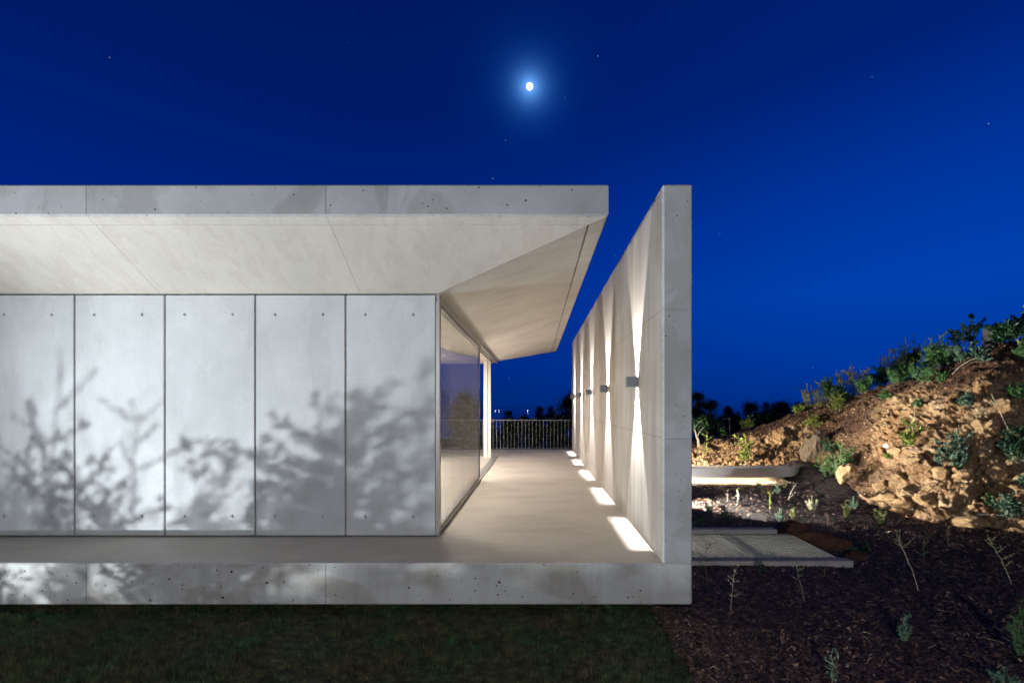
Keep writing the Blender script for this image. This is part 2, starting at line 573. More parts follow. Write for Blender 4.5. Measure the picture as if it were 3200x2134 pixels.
def leaf_mat(name, c1, c2, c3, rough=0.45, trans=0.25):
    m = bpy.data.materials.new(name)
    m.use_nodes = True
    n = m.node_tree
    n.nodes.clear()
    lk = n.links.new
    out = node(n, 'ShaderNodeOutputMaterial')
    g = node(n, 'ShaderNodeNewGeometry')
    r = ramp(n, [(0.0, c1), (0.5, c2), (1.0, c3)])
    lk(g.outputs['Random Per Island'], r.inputs[0])
    b = node(n, 'ShaderNodeBsdfPrincipled')
    b.inputs['Roughness'].default_value = rough
    b.inputs['Specular IOR Level'].default_value = 0.35
    lk(r.outputs[0], b.inputs['Base Color'])
    t = node(n, 'ShaderNodeBsdfTranslucent')
    lk(r.outputs[0], t.inputs[0])
    mx = node(n, 'ShaderNodeMixShader', inp={0: trans})
    lk(b.outputs[0], mx.inputs[1])
    lk(t.outputs[0], mx.inputs[2])
    lk(mx.outputs[0], out.inputs[0])
    return m


LM = {
    'green': leaf_mat('green_leaf', (0.035, 0.09, 0.03), (0.05, 0.13, 0.04), (0.08, 0.17, 0.05)),
    'deep': leaf_mat('deep_green_leaf', (0.015, 0.05, 0.022), (0.025, 0.08, 0.035), (0.04, 0.11, 0.05)),
    'lime': leaf_mat('yellow_green_leaf', (0.10, 0.16, 0.03), (0.16, 0.22, 0.04), (0.24, 0.26, 0.05)),
    'olive': leaf_mat('olive_leaf', (0.085, 0.12, 0.035), (0.13, 0.16, 0.05), (0.22, 0.21, 0.075)),
    'blue': leaf_mat('blue_green_leaf', (0.06, 0.12, 0.08), (0.09, 0.17, 0.11), (0.14, 0.22, 0.14)),
    'pale': leaf_mat('pale_leaf', (0.26, 0.27, 0.16), (0.36, 0.36, 0.22), (0.45, 0.42, 0.28)),
    'dry': leaf_mat('dry_leaf', (0.20, 0.11, 0.06), (0.26, 0.15, 0.08), (0.32, 0.2, 0.11)),
    'tree': leaf_mat('dark_tree_leaf', (0.012, 0.018, 0.009), (0.018, 0.026, 0.013), (0.026, 0.034, 0.016), trans=0.1),
}
M_STEM = flat_mat('twig_bark', (0.20, 0.15, 0.11), 0.8, var=0.3, scale=40)
M_STEMG = flat_mat('green_twig', (0.14, 0.15, 0.06), 0.7, var=0.3, scale=40)
M_STEMP = flat_mat('pale_twig', (0.42, 0.37, 0.30), 0.8, var=0.2, scale=40)
M_BARK = flat_mat('dark_bark', (0.03, 0.025, 0.02), 0.9, var=0.3)
M_FLOWER = flat_mat('violet_petal', (0.28, 0.22, 0.62), 0.6)
M_PINK = flat_mat('pink_petal', (0.5, 0.08, 0.25), 0.6)

# ------------------------------------------------------------------ the house
D0 = 4.6
house = empty('concrete_house', (-4, 9, 0), 'long single storey concrete house with overhanging roof slab and raised floor slab', 'house')


def part(mb, name, mats, smooth=False):
    o = mb.build(name, mats, None, smooth)
    o.parent = house
    o.matrix_parent_inverse = house.matrix_world.inverted() if False else o.matrix_parent_inverse
    o.location = (4, -9, 0)
    return o


XL = -13.0
# floor slab: top sheet, chamfered front edge
mb = MB()
c = 0.012
x0, x1, y0, y1, zb = XL, 1.486, D0, 16.45, -0.397
mb.add([(x0, y0 + c, 0), (x1 - c, y0 + c, 0), (x1 - c, y1, 0), (x0, y1, 0)], [(0, 1, 2, 3)], 1)
mb.add([(x0, y0 + c, 0), (x1 - c, y0 + c, 0), (x1 - c, y0, -c), (x0, y0, -c)], [(0, 3, 2, 1)], 2)
mb.add([(x0, y0, -c), (x1 - c, y0, -c), (x1 - c, y0, zb + c), (x0, y0, zb + c)], [(0, 3, 2, 1)], 0)
mb.add([(x0, y0, zb + c), (x1 - c, y0, zb + c), (x1 - c, y0 + c, zb), (x0, y0 + c, zb)], [(0, 3, 2, 1)], 2)
mb.add([(x1 - c, y0, -c), (x1, y0 + c, -c), (x1, y0 + c, zb + c), (x1 - c, y0, zb + c)], [(0, 3, 2, 1)], 2)
mb.add([(x1, y0 + c, -c), (x1, y1, -c), (x1, y1, zb + c), (x1, y0 + c, zb + c)], [(0, 3, 2, 1)], 0)
mb.add([(x1 - c, y0 + c, 0), (x1 - c, y1, 0), (x1, y1, -c), (x1, y0 + c, -c)], [(0, 3, 2, 1)], 0)
mb.add([(x0, y0 + c, zb), (x1 - c, y0 + c, zb), (x1, y0 + c, zb + c), (x1, y1, zb + c), (x1, y1, zb), (x0, y1, zb)], [(0, 5, 4, 3, 2, 1)], 0)
mb.add([(x0, y1, 0), (x1 - c, y1, 0), (x1, y1, -c), (x1, y1, zb), (x0, y1, zb)], [(0, 1, 2, 3, 4)], 0)
part(mb, 'floor_slab', [C_SLAB, C_FLOOR, C_EDGE])

# roof slab with sloping hipped soffit and drip groove
mb = MB()
RX, RY0, RY1 = 0.69, D0, 16.2
def ring(off, z, f=0.0):
    ox, oy, orr = off + (1.8 - .02) * f, off + (0.9 - .02) * f, off + 2.18 * f
    return [(XL, RY0 + oy, z), (RX - ox, RY0 + oy, z), (RX - ox, RY1 - orr, z), (XL, RY1 - orr, z)]
zs = lambda f: 3.297 - 0.522 * f
rings = [ring(.015, 3.6), ring(0, 3.585), ring(0, 3.317), ring(.02, 3.297), ring(.02, zs(.085), .085), ring(.02, zs(.085) + .014, .087),
         ring(.02, zs(.097) + .014, .095), ring(.02, zs(.098), .098), ring(.02, zs(1), 1)]
base = 0
for i in range(len(rings) - 1):
    a, b_ = rings[i], rings[i + 1]
    for k in range(3):
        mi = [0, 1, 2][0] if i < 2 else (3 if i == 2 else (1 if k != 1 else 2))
        if i == 0:
            mi = 3
        if i in (4, 5):
            mi = 4
        mb.add([a[k], a[k + 1], b_[k + 1], b_[k]], [(0, 3, 2, 1)], mi)
    mb.add([a[3], a[0], b_[0], b_[3]], [(0, 3, 2, 1)], 0)
mb.add(rings[0], [(0, 1, 2, 3)], 0)
mb.add(rings[-1], [(3, 2, 1, 0)], 5)
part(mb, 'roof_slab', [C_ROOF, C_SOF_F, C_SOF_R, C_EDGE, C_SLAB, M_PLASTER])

# wall panels with conical tie holes
PW, PH0, PH1, PY = 1.032, 0.014, 2.757, 5.52
PITCH = 1.0325


def panel_mesh():
    w = PW - 0.018
    s_, r_, n_ = 0.05, 0.0185, 24
    hx = (0.215 * PW, 0.745 * PW)
    hz = (0.233, 2.535)
    xs = [0, hx[0] - s_, hx[0] + s_, hx[1] - s_, hx[1] + s_, w]
    zz = [PH0, hz[0] - s_, hz[0] + s_, hz[1] - s_, hz[1] + s_, PH1]
    mb = MB()
    c = 0.006
    for i in range(5):
        for j in range(5):
            a0, a1, b0, b1 = xs[i], xs[i + 1], zz[j], zz[j + 1]
            a0 = c if i == 0 else a0
            a1 = w - c if i == 4 else a1
            b0 = PH0 + c if j == 0 else b0
            b1 = PH1 - c if j == 4 else b1
            if i in (1, 3) and j in (1, 3):
                cx, cz = (a0 + a1) / 2, (b0 + b1) / 2
                sq, ci, ic = [], [], []
                for k in range(n_):
                    w_ = 2 * math.pi * (k + .5) / n_
                    cc, ss = math.cos(w_), math.sin(w_)
                    e = s_ / max(abs(cc), abs(ss))
                    if k % 6 in (2,) or k % 6 in (3,):
                        pass
                    sq.append((cx + cc * e, 0, cz + ss * e))
                    ci.append((cx + cc * r_, 0, cz + ss * r_))
                    ic.append((cx + cc * r_ * .62, .020, cz + ss * r_ * .62))
                corners = [(cx + s_, 0, cz + s_), (cx - s_, 0, cz + s_), (cx - s_, 0, cz - s_), (cx + s_, 0, cz - s_)]
                vs = sq + ci + ic + corners
                fs = []
                for k in range(n_):
                    k2 = (k + 1) % n_
                    quad = [k, k2, n_ + k2, n_ + k]
                    # corner between k and k2 at 45, 135 ... degrees
                    w1, w2 = 360 * (k + .5) / n_, 360 * (k + 1.5) / n_
                    for q, ang in enumerate((45, 135, 225, 315)):
                        if w1 < ang < w2:
                            quad = [k, 3 * n_ + q, k2, n_ + k2, n_ + k]
                    fs.append(tuple(quad[::-1]))
                    fs.append((n_ + k, 2 * n_ + k, 2 * n_ + k2, n_ + k2)[::-1])
                fs.append(tuple(2 * n_ + k for k in range(n_)))
                mb.add(vs, [f[::-1] for f in fs])
            else:
                mb.add([(a0, 0, b0), (a1, 0, b0), (a1, 0, b1), (a0, 0, b1)], [(0, 1, 2, 3)])
    # chamfers and returns
    F_ = [(c, 0, PH0 + c), (w - c, 0, PH0 + c), (w - c, 0, PH1 - c), (c, 0, PH1 - c)]
    G_ = [(0, c, PH0), (w, c, PH0), (w, c, PH1), (0, c, PH1)]
    H_ = [(0, .12, PH0), (w, .12, PH0), (w, .12, PH1), (0, .12, PH1)]
    for A_, B_ in ((F_, G_), (G_, H_)):
        for k in range(4):
            k2 = (k + 1) % 4
            mb.add([A_[k], A_[k2], B_[k2], B_[k]], [(0, 3, 2, 1)])
    mb.add(H_, [(0, 3, 2, 1)])
    me = bpy.data.meshes.new('wall_panel')
    me.from_pydata(mb.v, [], mb.f)
    me.materials.append(C_PANEL)
    me.update()
    return me


for i in range(8):
    o0 = bpy.data.objects.new('wall_panel', panel_mesh() if i == 0 else pm)
    pm = o0.data
    COL.objects.link(o0)
    o0.parent = house
    o0.location = (-1.151 - PW + 0.018 - PITCH * i + 4, PY - 9, 0)
# different clouding on each panel comes from generated object space, so shift texture by object location
nt_ = C_PANEL.node_tree
oi = node(nt_, 'ShaderNodeObjectInfo')
for nd in [q for q in nt_.nodes if q.type == 'TEX_COORD']:
    add = node(nt_, 'ShaderNodeVectorMath', operation='ADD')
    tgt = [l.to_socket for l in nd.outputs['Object'].links]
    for l in list(nd.outputs['Object'].links):
        nt_.links.remove(l)
    nt_.links.new(nd.outputs['Object'], add.inputs[0])
    nt_.links.new(oi.outputs['Location'], add.inputs[1])
    for t_ in tgt:
        nt_.links.new(add.outputs[0], t_)

# core wall behind the panels, room walls
mb = MB()
mb.box(XL, -1.18, PY + .125, PY + .30, 0.004, 2.775)
for i in range(9):
    xj = -1.151 - PITCH * i - PITCH
    mb.box(xj - .002, xj + .020, PY + .030, PY + .118, 0.02, 2.75)
part(mb, 'backing_wall', C_GARDEN)
mb = MB()
mb.box(-7.4, -7.2, PY + .31, 14.0, 0.004, 2.772)
mb.box(XL, -7.405, 13.8, 14.0, 0.004, 2.772)
part(mb, 'room_wall', M_PLASTER)

# sliding window on the terrace side
mb = MB()
GX = -1.11
FY0, FY1 = 5.56, 14.0
# outer frame: front jamb profiles, head, sill with grooves
mb.box(GX - .075, GX, FY0, FY0 + .035, 0.03, 2.70)
mb.box(GX - .075, GX - .004, FY0 + .045, FY0 + .075, 0.045, 2.66)
mb.box(GX - .15, GX - .02, FY0 + .02, FY1, 2.735, 2.772)
mb.box(GX - .03, GX, FY0, FY1, 2.70, 2.772)
mb.box(GX - .17, GX - .14, FY0, FY1 + .0, 2.70, 2.7345)
mb.box(GX - .095, GX - .075, FY0 + .08, FY1, 2.705, 2.7345)
for xx, ww, hh in ((GX, .040, .024), (GX - .056, .030, .030), (GX - .10, .034, .030), (GX - .148, .034, .024)):
    mb.box(xx - ww, xx, FY0, FY1, 0.004, hh)
part(mb, 'window_frame', M_ALU)
mb = MB()
mb.box(GX - .19, GX + .006, FY0 - .02, FY1 + .02, 0.002, 0.006)
mb.box(GX - .07, GX - .006, FY0 + .036, FY0 + .0445, 0.03, 2.69)
part(mb, 'floor_track', M_GASKET)


def sash(y0, y1, xa, name='sliding_window'):
    mb = MB()
    z0, z1 = 0.03, 2.70
    f = .022
    mb.box(xa - .036, xa, y0, y1, z0, z0 + .03)
    mb.box(xa - .036, xa, y0, y1, z1 - .03, z1)
    mb.box(xa - .036, xa, y0, y0 + f, z0 + .03, z1 - .03)
    mb.box(xa - .036, xa, y1 - f, y1, z0 + .03, z1 - .03)
    sroot = part(mb, name, M_ALU)
    mb = MB()
    g = .012
    a, b2, c0, c1 = y0 + f, y1 - f, z0 + .03, z1 - .03
    mb.box(xa - .030, xa - .002, a + .0005, b2 - .0005, c0 + .0005, c0 + g)
    mb.box(xa - .030, xa - .002, a + .0005, b2 - .0005, c1 - g, c1 - .0005)
    mb.box(xa - .030, xa - .002, a + .0005, a + g, c0 + g, c1 - g)
    mb.box(xa - .030, xa - .002, b2 - g, b2 - .0005, c0 + g, c1 - g)
    o = mb.build('gasket', M_GASKET, sroot)
    mb = MB()
    mb.box(xa - .022, xa - .010, a + g, b2 - g, c0 + g, c1 - g)
    o = mb.build('window_pane', M_GLASS, sroot)


sash(FY0 + .08, 9.62, GX - .004)
# far glazing of the room: head, sill and one fixed pane
mb = MB()
mb.box(-7.2, GX - .19, 13.90, 14.0, 2.70, 2.772)
mb.box(-7.2, GX - .19, 13.90, 14.0, 0.004, 0.03)
mb.box(-3.42, -3.36, 13.92, 13.98, 0.03, 2.70)
mb.box(-4.9, -4.84, 13.92, 13.98, 0.03, 2.70)
part(mb, 'rear_window_frame', M_ALU)
mb = MB()
mb.box(-4.84, -3.42, 13.945, 13.957, 0.03, 2.70)
mb.box(-7.2, -4.9, 13.945, 13.957, 0.03, 2.70)
part(mb, 'rear_window_pane', M_GLASS)
# corner column
mb = MB()
mb.cbox(-1.49, -1.385, 13.74, 13.86, 0.004, 2.773, .004)
mb.cbox(-1.383, -1.29, 13.77, 13.86, 0.004, 2.773, .004)
part(mb, 'column', M_COLUMN)

# ------------------------------------------------------------------ free standing wall
FX0, FX1, FZ = 1.2025, 1.486, 3.604
wall = empty('concrete_wall', (1.34, 4.6, 0), 'tall thin concrete wall standing free beside the terrace, lit by box lamps', 'wall')
mb = MB()
c = 0.020
X0, X1, Y0, Y1 = FX0, FX1, D0, 16.2
z0 = 0.004
mb.add([(X0, Y0 + c, z0), (X0, Y1, z0), (X0, Y1, FZ - c), (X0, Y0 + c, FZ - c)], [(0, 3, 2, 1)], 0)
mb.add([(X0, Y0 + c, z0), (X0 + c, Y0, z0), (X0 + c, Y0, FZ - c), (X0, Y0 + c, FZ - c)], [(0, 1, 2, 3)], 2)
c2 = 0.010
mb.add([(X0 + c, Y0, z0), (X1 - c2, Y0, z0), (X1 - c2, Y0, FZ - c), (X0 + c, Y0, FZ - c)], [(0, 1, 2, 3)], 1)
mb.add([(X1 - c2, Y0, z0), (X1, Y0 + c2, z0), (X1, Y0 + c2, FZ - c), (X1 - c2, Y0, FZ - c)], [(0, 1, 2, 3)], 2)
mb.add([(X1, Y0 + c2, z0), (X1, Y1, z0), (X1, Y1, FZ - c), (X1, Y0 + c2, FZ - c)], [(0, 1, 2, 3)], 0)
mb.add([(X0, Y1, z0), (X0, Y1, FZ - c), (X1, Y1, FZ - c), (X1, Y1, z0)], [(0, 1, 2, 3)], 0)
top = [(X0 + c, Y0 + c, FZ), (X1 - c2, Y0 + c, FZ), (X1 - c2, Y1 - c, FZ), (X0 + c, Y1 - c, FZ)]
mb.add(top, [(0, 1, 2, 3)], 1)
rim = [(X0, Y0 + c, FZ - c), (X0 + c, Y0, FZ - c), (X1 - c2, Y0, FZ - c), (X1, Y0 + c2, FZ - c), (X1, Y1, FZ - c), (X0, Y1, FZ - c)]
mb.add(rim + top, [(0, 1, 6), (1, 2, 7, 6), (2, 3, 7), (3, 4, 8, 7), (4, 5, 9, 8), (5, 0, 6, 9)], 2)
o = mb.build('wall_body', [C_FIN, C_FINF, C_EDGE], wall)
o.location = (-1.34, -4.6, 0)

# ------------------------------------------------------------------ box lamps on that wall
LAMP_W = 0.120
lamp_pos = ['nearest the front end of the concrete wall, largest in view', 'second from the front end of the concrete wall', 'in the middle of the row of five on the wall', 'second from the railing end of the concrete wall', 'beside the far railing, smallest of the row on the wall']


def lamp_meshes():
    a = LAMP_W / 2
    w = 0.003
    b = MB()
    xo, xi = -0.008 - LAMP_W, -0.008          # body in front of the wall face, x relative to the wall
    cx = xo + 0.040                            # light centre
    slit_y = 0.0246 * (a - .004) / .06
    b.box(xo, xo + w, -a, a, -a, a)
    b.box(xi - w, xi, -a, a, -a, a)
    b.box(xo + w, xi - w, -a, -a + w, -a, a)
    b.box(xo + w, xi - w, a - w, a, -a, a)
    p = MB()
    p.box(-0.0075, -0.0005, -a * .75, a * .75, -a * .8, a * .8)
    xe = cx - 0.0036
    ls_ = []
    for zz in (-1, 1):
        l = MB()
        z0, z1 = sorted((zz * (a - .004), zz * (a - .006)))
        ya, yb, xf = -a + w, a - w, xi - w
        l.box(xo + w, xe, ya, yb, z0, z1)
        V = lambda x, y, z: (x, y, z)
        for q0, q1 in ((ya, -0.0228), (0.0228, yb)):
            l.add([(xe, q0, z0), (xf, q0, z0), (xf, q1, z0), (xe, q1, z0), (xe, q0, z1), (xf, q0, z1), (xf, q1, z1), (xe, q1, z1)], [(0, 3, 2, 1), (4, 5, 6, 7), (0, 1, 5, 4), (1, 2, 6, 5), (2, 3, 7, 6)])
        ls_.append(l)
    out = []
    for mbx, nm, mt in ((b, 'lamp_housing', M_LAMP), (p, 'mounting_plate', M_DARK), (ls_[0], 'lens', M_LENS), (ls_[1], 'lens', M_LENS)):
        me = bpy.data.meshes.new(nm)
        me.from_pydata(mbx.v, [], mbx.f)
        me.materials.append(mt)
        bm_ = bmesh.new()
        bm_.from_mesh(me)
        bmesh.ops.remove_doubles(bm_, verts=bm_.verts, dist=1e-5)
        bm_.to_mesh(me)
        bm_.free()
        me.update()
        out.append((nm, me))
    return out, cx


lm, lcx = lamp_meshes()
ld = bpy.data.lights.new('lamp_light', 'POINT')
ld.energy = 720
ld.color = (1.0, 0.97, 0.96)
ld.shadow_soft_size = 0.0026
for i in range(5):
    y = 5.74 + 2.33 * i
    r_ = empty('wall_lamp', (FX0, y, 1.775), 'small grey box lamp ' + lamp_pos[i], 'wall lamp', 'box lamps along the concrete wall')
    for nm, me in lm:
        link(nm, me, r_)
    o = link('lamp_light', ld, r_)
    o.location = (lcx, 0, 0)

# ------------------------------------------------------------------ railing at the far end of the terrace
rail = empty('railing', (-2.5, 16.36, 0), 'thin pale steel railing with upright bars across the far end of the terrace', 'railing')
mb = MB()
mb.box(-8.0, 3.69, -0.006, 0.006, 0.982, 1.008)
mb.build('handrail', M_RAIL, rail)
mb = MB()
mb.box(-8.0, 3.69, -0.005, 0.005, 0.03, 0.045)
mb.build('bottom_rail', M_RAIL, rail)
mb = MB()
mb.box(-.0065, .0065, -.005, .005, 0.002, .982)
bal = mb.build('baluster', M_RAIL, rail)
bal.location.x = 3.60
for i in range(1, 92):
    b2 = bal.copy()
    COL.objects.link(b2)
    b2.location.x = 3.60 - .1215 * i
    b2.parent = rail
#INSERT_LANDSCAPE
# ------------------------------------------------------------------ moon
mo = bpy.data.meshes.new('moon')
bm = bmesh.new()
bmesh.ops.create_icosphere(bm, subdivisions=3, radius=1.0)
bm.to_mesh(mo)
bm.free()
mo.materials.append(emit_mat('moonlit_rock', (1.0, 0.99, 0.97), 7.0))
moon = link('moon', mo)
moon.location = Vector((0, 0, 1.5)) + MOON_DIR * 60000
moon.scale = (330, 330, 330)
tag(moon, 'bright full moon high in the night sky above the house roof', 'moon')

# ------------------------------------------------------------------ ground, lawn, mulch, sea
def ground_mat():
    m, n, b, out = new_mat('soil')
    t = node(n, 'ShaderNodeTexCoord')
    no = node(n, 'ShaderNodeTexNoise', inp={'Scale': 3.0, 'Detail': 8.0})
    n.links.new(t.outputs['Object'], no.inputs['Vector'])
    r = ramp(n, [(0.3, (0.012, 0.010, 0.008)), (0.7, (0.035, 0.028, 0.02))])
    n.links.new(no.outputs['Fac'], r.inputs[0])
    n.links.new(r.outputs[0], b.inputs['Base Color'])
    b.inputs['Roughness'].default_value = 0.95
    return m


M_SOIL = ground_mat()
GZ = -0.47


def hill_z(x, y):
    f = np.clip((y - 19.0) / 40.0, 0, None)
    return GZ - 0.02 - np.where(f < 1, 3.0 * f * f, 3.0 + 6.0 * (f - 1))


def axis(vals):
    return np.array(sorted(set(np.round(np.concatenate(vals), 4))))


gx = axis([np.linspace(-900, -40, 20), np.linspace(-40, 60, 60), np.linspace(60, 900, 20), np.array([1.45, 3.76])])
gy = axis([np.linspace(-40, 19, 20), np.array([5.8, 7.12]), np.linspace(19, 80, 60), np.linspace(80, 480, 60)])
XX, YY = np.meshgrid(gx, gy)
ZZ = hill_z(XX, YY) + 0.25 * np.clip((YY - 22) / 30, 0, 1) * vnoise(np.stack([XX.ravel() * .2, YY.ravel() * .2, 0 * XX.ravel()], 1), 3).reshape(XX.shape)
nx, ny = len(gx), len(gy)
idx = np.arange(nx * ny).reshape(ny, nx)
fc = np.stack([idx[:-1, :-1], idx[:-1, 1:], idx[1:, 1:], idx[1:, :-1]], -1).reshape(-1, 4)
cg = np.stack([XX, YY], -1).reshape(-1, 2)[fc].mean(1)
fc = fc[~((cg[:, 0] > 1.45) & (cg[:, 0] < 3.76) & (cg[:, 1] > 5.8) & (cg[:, 1] < 7.12))]
tag(link('ground', np_mesh('ground', np.stack([XX, YY, ZZ], -1).reshape(-1, 3), fc, M_SOIL, 4, True)), kind='structure')

m, n, b, out = new_mat('sea_water')
b.inputs['Base Color'].default_value = (0.01, 0.10, 0.20, 1)
b.inputs['Roughness'].default_value = 0.12
b.inputs['IOR'].default_value = 1.33
t = node(n, 'ShaderNodeTexCoord')
no = node(n, 'ShaderNodeTexNoise', inp={'Scale': 0.02, 'Detail': 4.0})
n.links.new(t.outputs['Object'], no.inputs['Vector'])
bp = node(n, 'ShaderNodeBump', inp={'Strength': 0.08, 'Distance': 1.0})
n.links.new(no.outputs['Fac'], bp.inputs['Height'])
mb = MB()
mb.add([(-80000, 300, -60), (80000, 300, -60), (80000, 80000, -60), (-80000, 80000, -60)], [(0, 1, 2, 3)])
tag(mb.build('sea', m), kind='structure')

# lawn sheet and grass blades
LX = 1.13                                    # border between lawn and mulch


def lawn_mat(name, blades):
    m, n, b, out = new_mat(name)
    t = node(n, 'ShaderNodeTexCoord')
    no = node(n, 'ShaderNodeTexNoise', inp={'Scale': 2.6, 'Detail': 7.0, 'Roughness': 0.65, 'Distortion': 0.6})
    n.links.new(t.outputs['Object'], no.inputs['Vector'])
    k = 1.25 if blades else 0.35
    r = ramp(n, [(0.34, [k * c for c in (0.085, 0.068, 0.040)]), (0.47, [k * c for c in (0.066, 0.070, 0.032)]), (0.56, [k * c for c in (0.045, 0.076, 0.032)]), (0.68, [k * c for c in (0.036, 0.096, 0.040)])])
    n.links.new(no.outputs['Fac'], r.inputs[0])
    col = r.outputs[0]
    if blades:
        g = node(n, 'ShaderNodeNewGeometry')
        r2 = ramp(n, [(0.0, (0.5, 0.5, 0.5)), (0.9, (1.15, 1.15, 1.1)), (1.0, (2.2, 1.7, 1.2))])
        n.links.new(g.outputs['Random Per Island'], r2.inputs[0])
        mx = node(n, 'ShaderNodeMix', data_type='RGBA', blend_type='MULTIPLY', inp={'Factor': 1.0})
        n.links.new(col, mx.inputs['A'])
        n.links.new(r2.outputs[0], mx.inputs['B'])
        col = mx.outputs['Result']
    mpg = node(n, 'ShaderNodeMapping')
    mpg.inputs['Scale'].default_value = (11, 20, 4)
    n.links.new(t.outputs['Object'], mpg.inputs['Vector'])
    ng = node(n, 'ShaderNodeTexNoise', inp={'Scale': 1.0, 'Detail': 4.0, 'Roughness': 0.6})
    n.links.new(mpg.outputs[0], ng.inputs['Vector'])
    rg_ = ramp(n, [(0.36, (0.25, 0.25, 0.25)), (0.5, (0.8, 0.8, 0.78)), (0.66, (1.8, 1.75, 1.5))])
    n.links.new(ng.outputs['Fac'], rg_.inputs[0])
    mg = node(n, 'ShaderNodeMix', data_type='RGBA', blend_type='MULTIPLY', inp={'Factor': 1.0})
    n.links.new(col, mg.inputs['A'])
    n.links.new(rg_.outputs[0], mg.inputs['B'])
    col = mg.outputs['Result']
    n.links.new(col, b.inputs['Base Color'])
    b.inputs['Roughness'].default_value = 0.7
    b.inputs['Specular IOR Level'].default_value = 0.25
    return m


mb = MB()
mb.add([(-14, -6, GZ), (LX, -6, GZ), (LX, 10, GZ), (-14, 10, GZ)], [(0, 1, 2, 3)])
tag(mb.build('lawn', lawn_mat('turf', False)), kind='structure')
rng = np.random.default_rng(5)


def blades(n, xr, yr, hmin, hmax, w, dens_scale=None):
    x = rng.uniform(*xr, n)
    y = rng.uniform(*yr, n)
    edge = LX + 0.05 * vnoise(np.stack([y * 6, x * 0, 0 * y], 1), 9) + .03 * vnoise(np.stack([y * 19, x * 0, 0 * y], 1), 4)
    keep = x < edge
    x, y = x[keep], y[keep]
    cl = fbm(np.stack([x * 3, y * 5, 0 * x], 1), 3, 21)
    keep = rng.uniform(-1.1, 1.3, len(x)) < cl + .55
    x, y, cl = x[keep], y[keep], cl[keep]
    n = len(x)
    h = rng.uniform(hmin, hmax, n) * (1 + .45 * cl)
    a = rng.uniform(0, 2 * np.pi, n)
    ln = rng.uniform(.2, 1.3, n) * h
    dx, dy = np.cos(a), np.sin(a)
    ww = w * rng.uniform(.6, 1.3, n)
    p0 = np.stack([x - dy * ww, y + dx * ww, np.full(n, GZ)], 1)
    p1 = np.stack([x + dy * ww, y - dx * ww, np.full(n, GZ)], 1)
    md = np.stack([x + dx * ln * .35, y + dy * ln * .35, GZ + h * .65], 1)
    tp = np.stack([x + dx * ln, y + dy * ln, GZ + h], 1)
    return np.concatenate([p0, p1, tp]).reshape(3, n, 3).transpose(1, 0, 2)


B1 = blades(150000, (-5.6, LX + .1), (3.2, 4.75), .022, .05, .0018)
B2 = blades(16000, (-6.5, LX + .1), (4.75, 6.0), .05, .11, .0025)
B3 = blades(30000, (-8, LX), (-1.5, 3.2), .03, .06, .004)
Bv = np.concatenate([B1, B2, B3])
grass = link('grass', np_mesh('grass', Bv.reshape(-1, 3), np.arange(len(Bv) * 3).reshape(-1, 3), lawn_mat('grass_blade', True), 3))
tag(grass, 'short patchy grass of the dark lawn below the floor slab', 'grass', kind='stuff')

# ------------------------------------------------------------------ rocky bank (hillside)
SEC = [  # toe (x, y, z), crest (x, y, z), rockiness
    ((9.5, 1.0, -.45), (14.0, 2.5, 3.6), .8),
    ((8.6, 4.6, -.45), (12.2, 6.8, 3.3), .9),
    ((7.75, 7.1, -.45), (10.3, 9.3, 2.90), 1.),
    ((6.75, 8.1, -.44), (9.4, 10.0, 2.70), 1.),
    ((6.60, 9.5, -.42), (9.2, 11.2, 2.28), .75),
    ((6.70, 10.9, -.30), (8.95, 12.4, 1.98), .25),
    ((6.85, 12.1, -.10), (8.7, 13.3, 1.70), .2),
    ((6.35, 12.7, -.15), (8.35, 15.0, 1.42), .85),
    ((5.4, 12.9, -.30), (7.8, 16.0, .86), .9),
    ((4.5, 13.0, -.38), (6.95, 17.0, .42), .8),
    ((3.2, 13.1, -.42), (6.0, 17.5, .06), .7),
    ((1.9, 13.3, -.42), (4.0, 18.0, -.2), .6),
    ((-.5, 13.6, -.45), (0.5, 18.5, -.4), .5),
]
A = np.array([[*a, *b, r] for a, b, r in SEC])


def catmull(A, t):
    n = len(A)
    i = np.clip(np.floor(t).astype(int), 0, n - 2)
    f = (t - i)[:, None]
    P = lambda k: A[np.clip(k, 0, n - 1)]
    p0, p1, p2, p3 = P(i - 1), P(i), P(i + 1), P(i + 2)
    return .5 * (2 * p1 + (p2 - p0) * f + (2 * p0 - 5 * p1 + 4 * p2 - p3) * f * f + (3 * p1 - p0 - 3 * p2 + p3) * f ** 3)


ts = np.concatenate([np.linspace(0, 1.6, 60, endpoint=False), np.linspace(1.6, 10.4, 720, endpoint=False), np.linspace(10.4, 12, 60)])
us = np.concatenate([np.linspace(-.10, 1.04, 300, endpoint=False), np.linspace(1.04, 3.6, 40)])
C = catmull(A, ts)
NS, NU = len(ts), len(us)
toe, crest = C[:, None, 0:3], C[:, None, 3:6]
u = us[None, :, None]
uc = np.clip(u, 0, 1)
hor = crest[..., :2] - toe[..., :2]
xy = toe[..., :2] + hor * u
prof = np.where(uc < .75, uc * 1.08, .81 + (uc - .75) * .76)
z = toe[..., 2:3] + (crest[..., 2:3] - toe[..., 2:3]) * prof
z = np.where(u < 0, toe[..., 2:3] + u * 1.2, z)
z = np.where(u > 1, crest[..., 2:3] + .10 * np.sin(np.clip(u - 1, 0, 1) * 3.1) - .22 * np.clip(u - 1.6, 0, None) ** 1.3, z)
P = np.concatenate([xy, z], -1)
du = np.gradient(P, axis=1)
ds = np.gradient(P, axis=0)
N = np.cross(ds, du)
N /= np.linalg.norm(N, axis=-1, keepdims=True) + 1e-9
N *= np.sign(N[..., 2:3] + 1e-6)
Pf, Nf = P.reshape(-1, 3), N.reshape(-1, 3)
uu = np.broadcast_to(us[None, :], (NS, NU)).ravel()
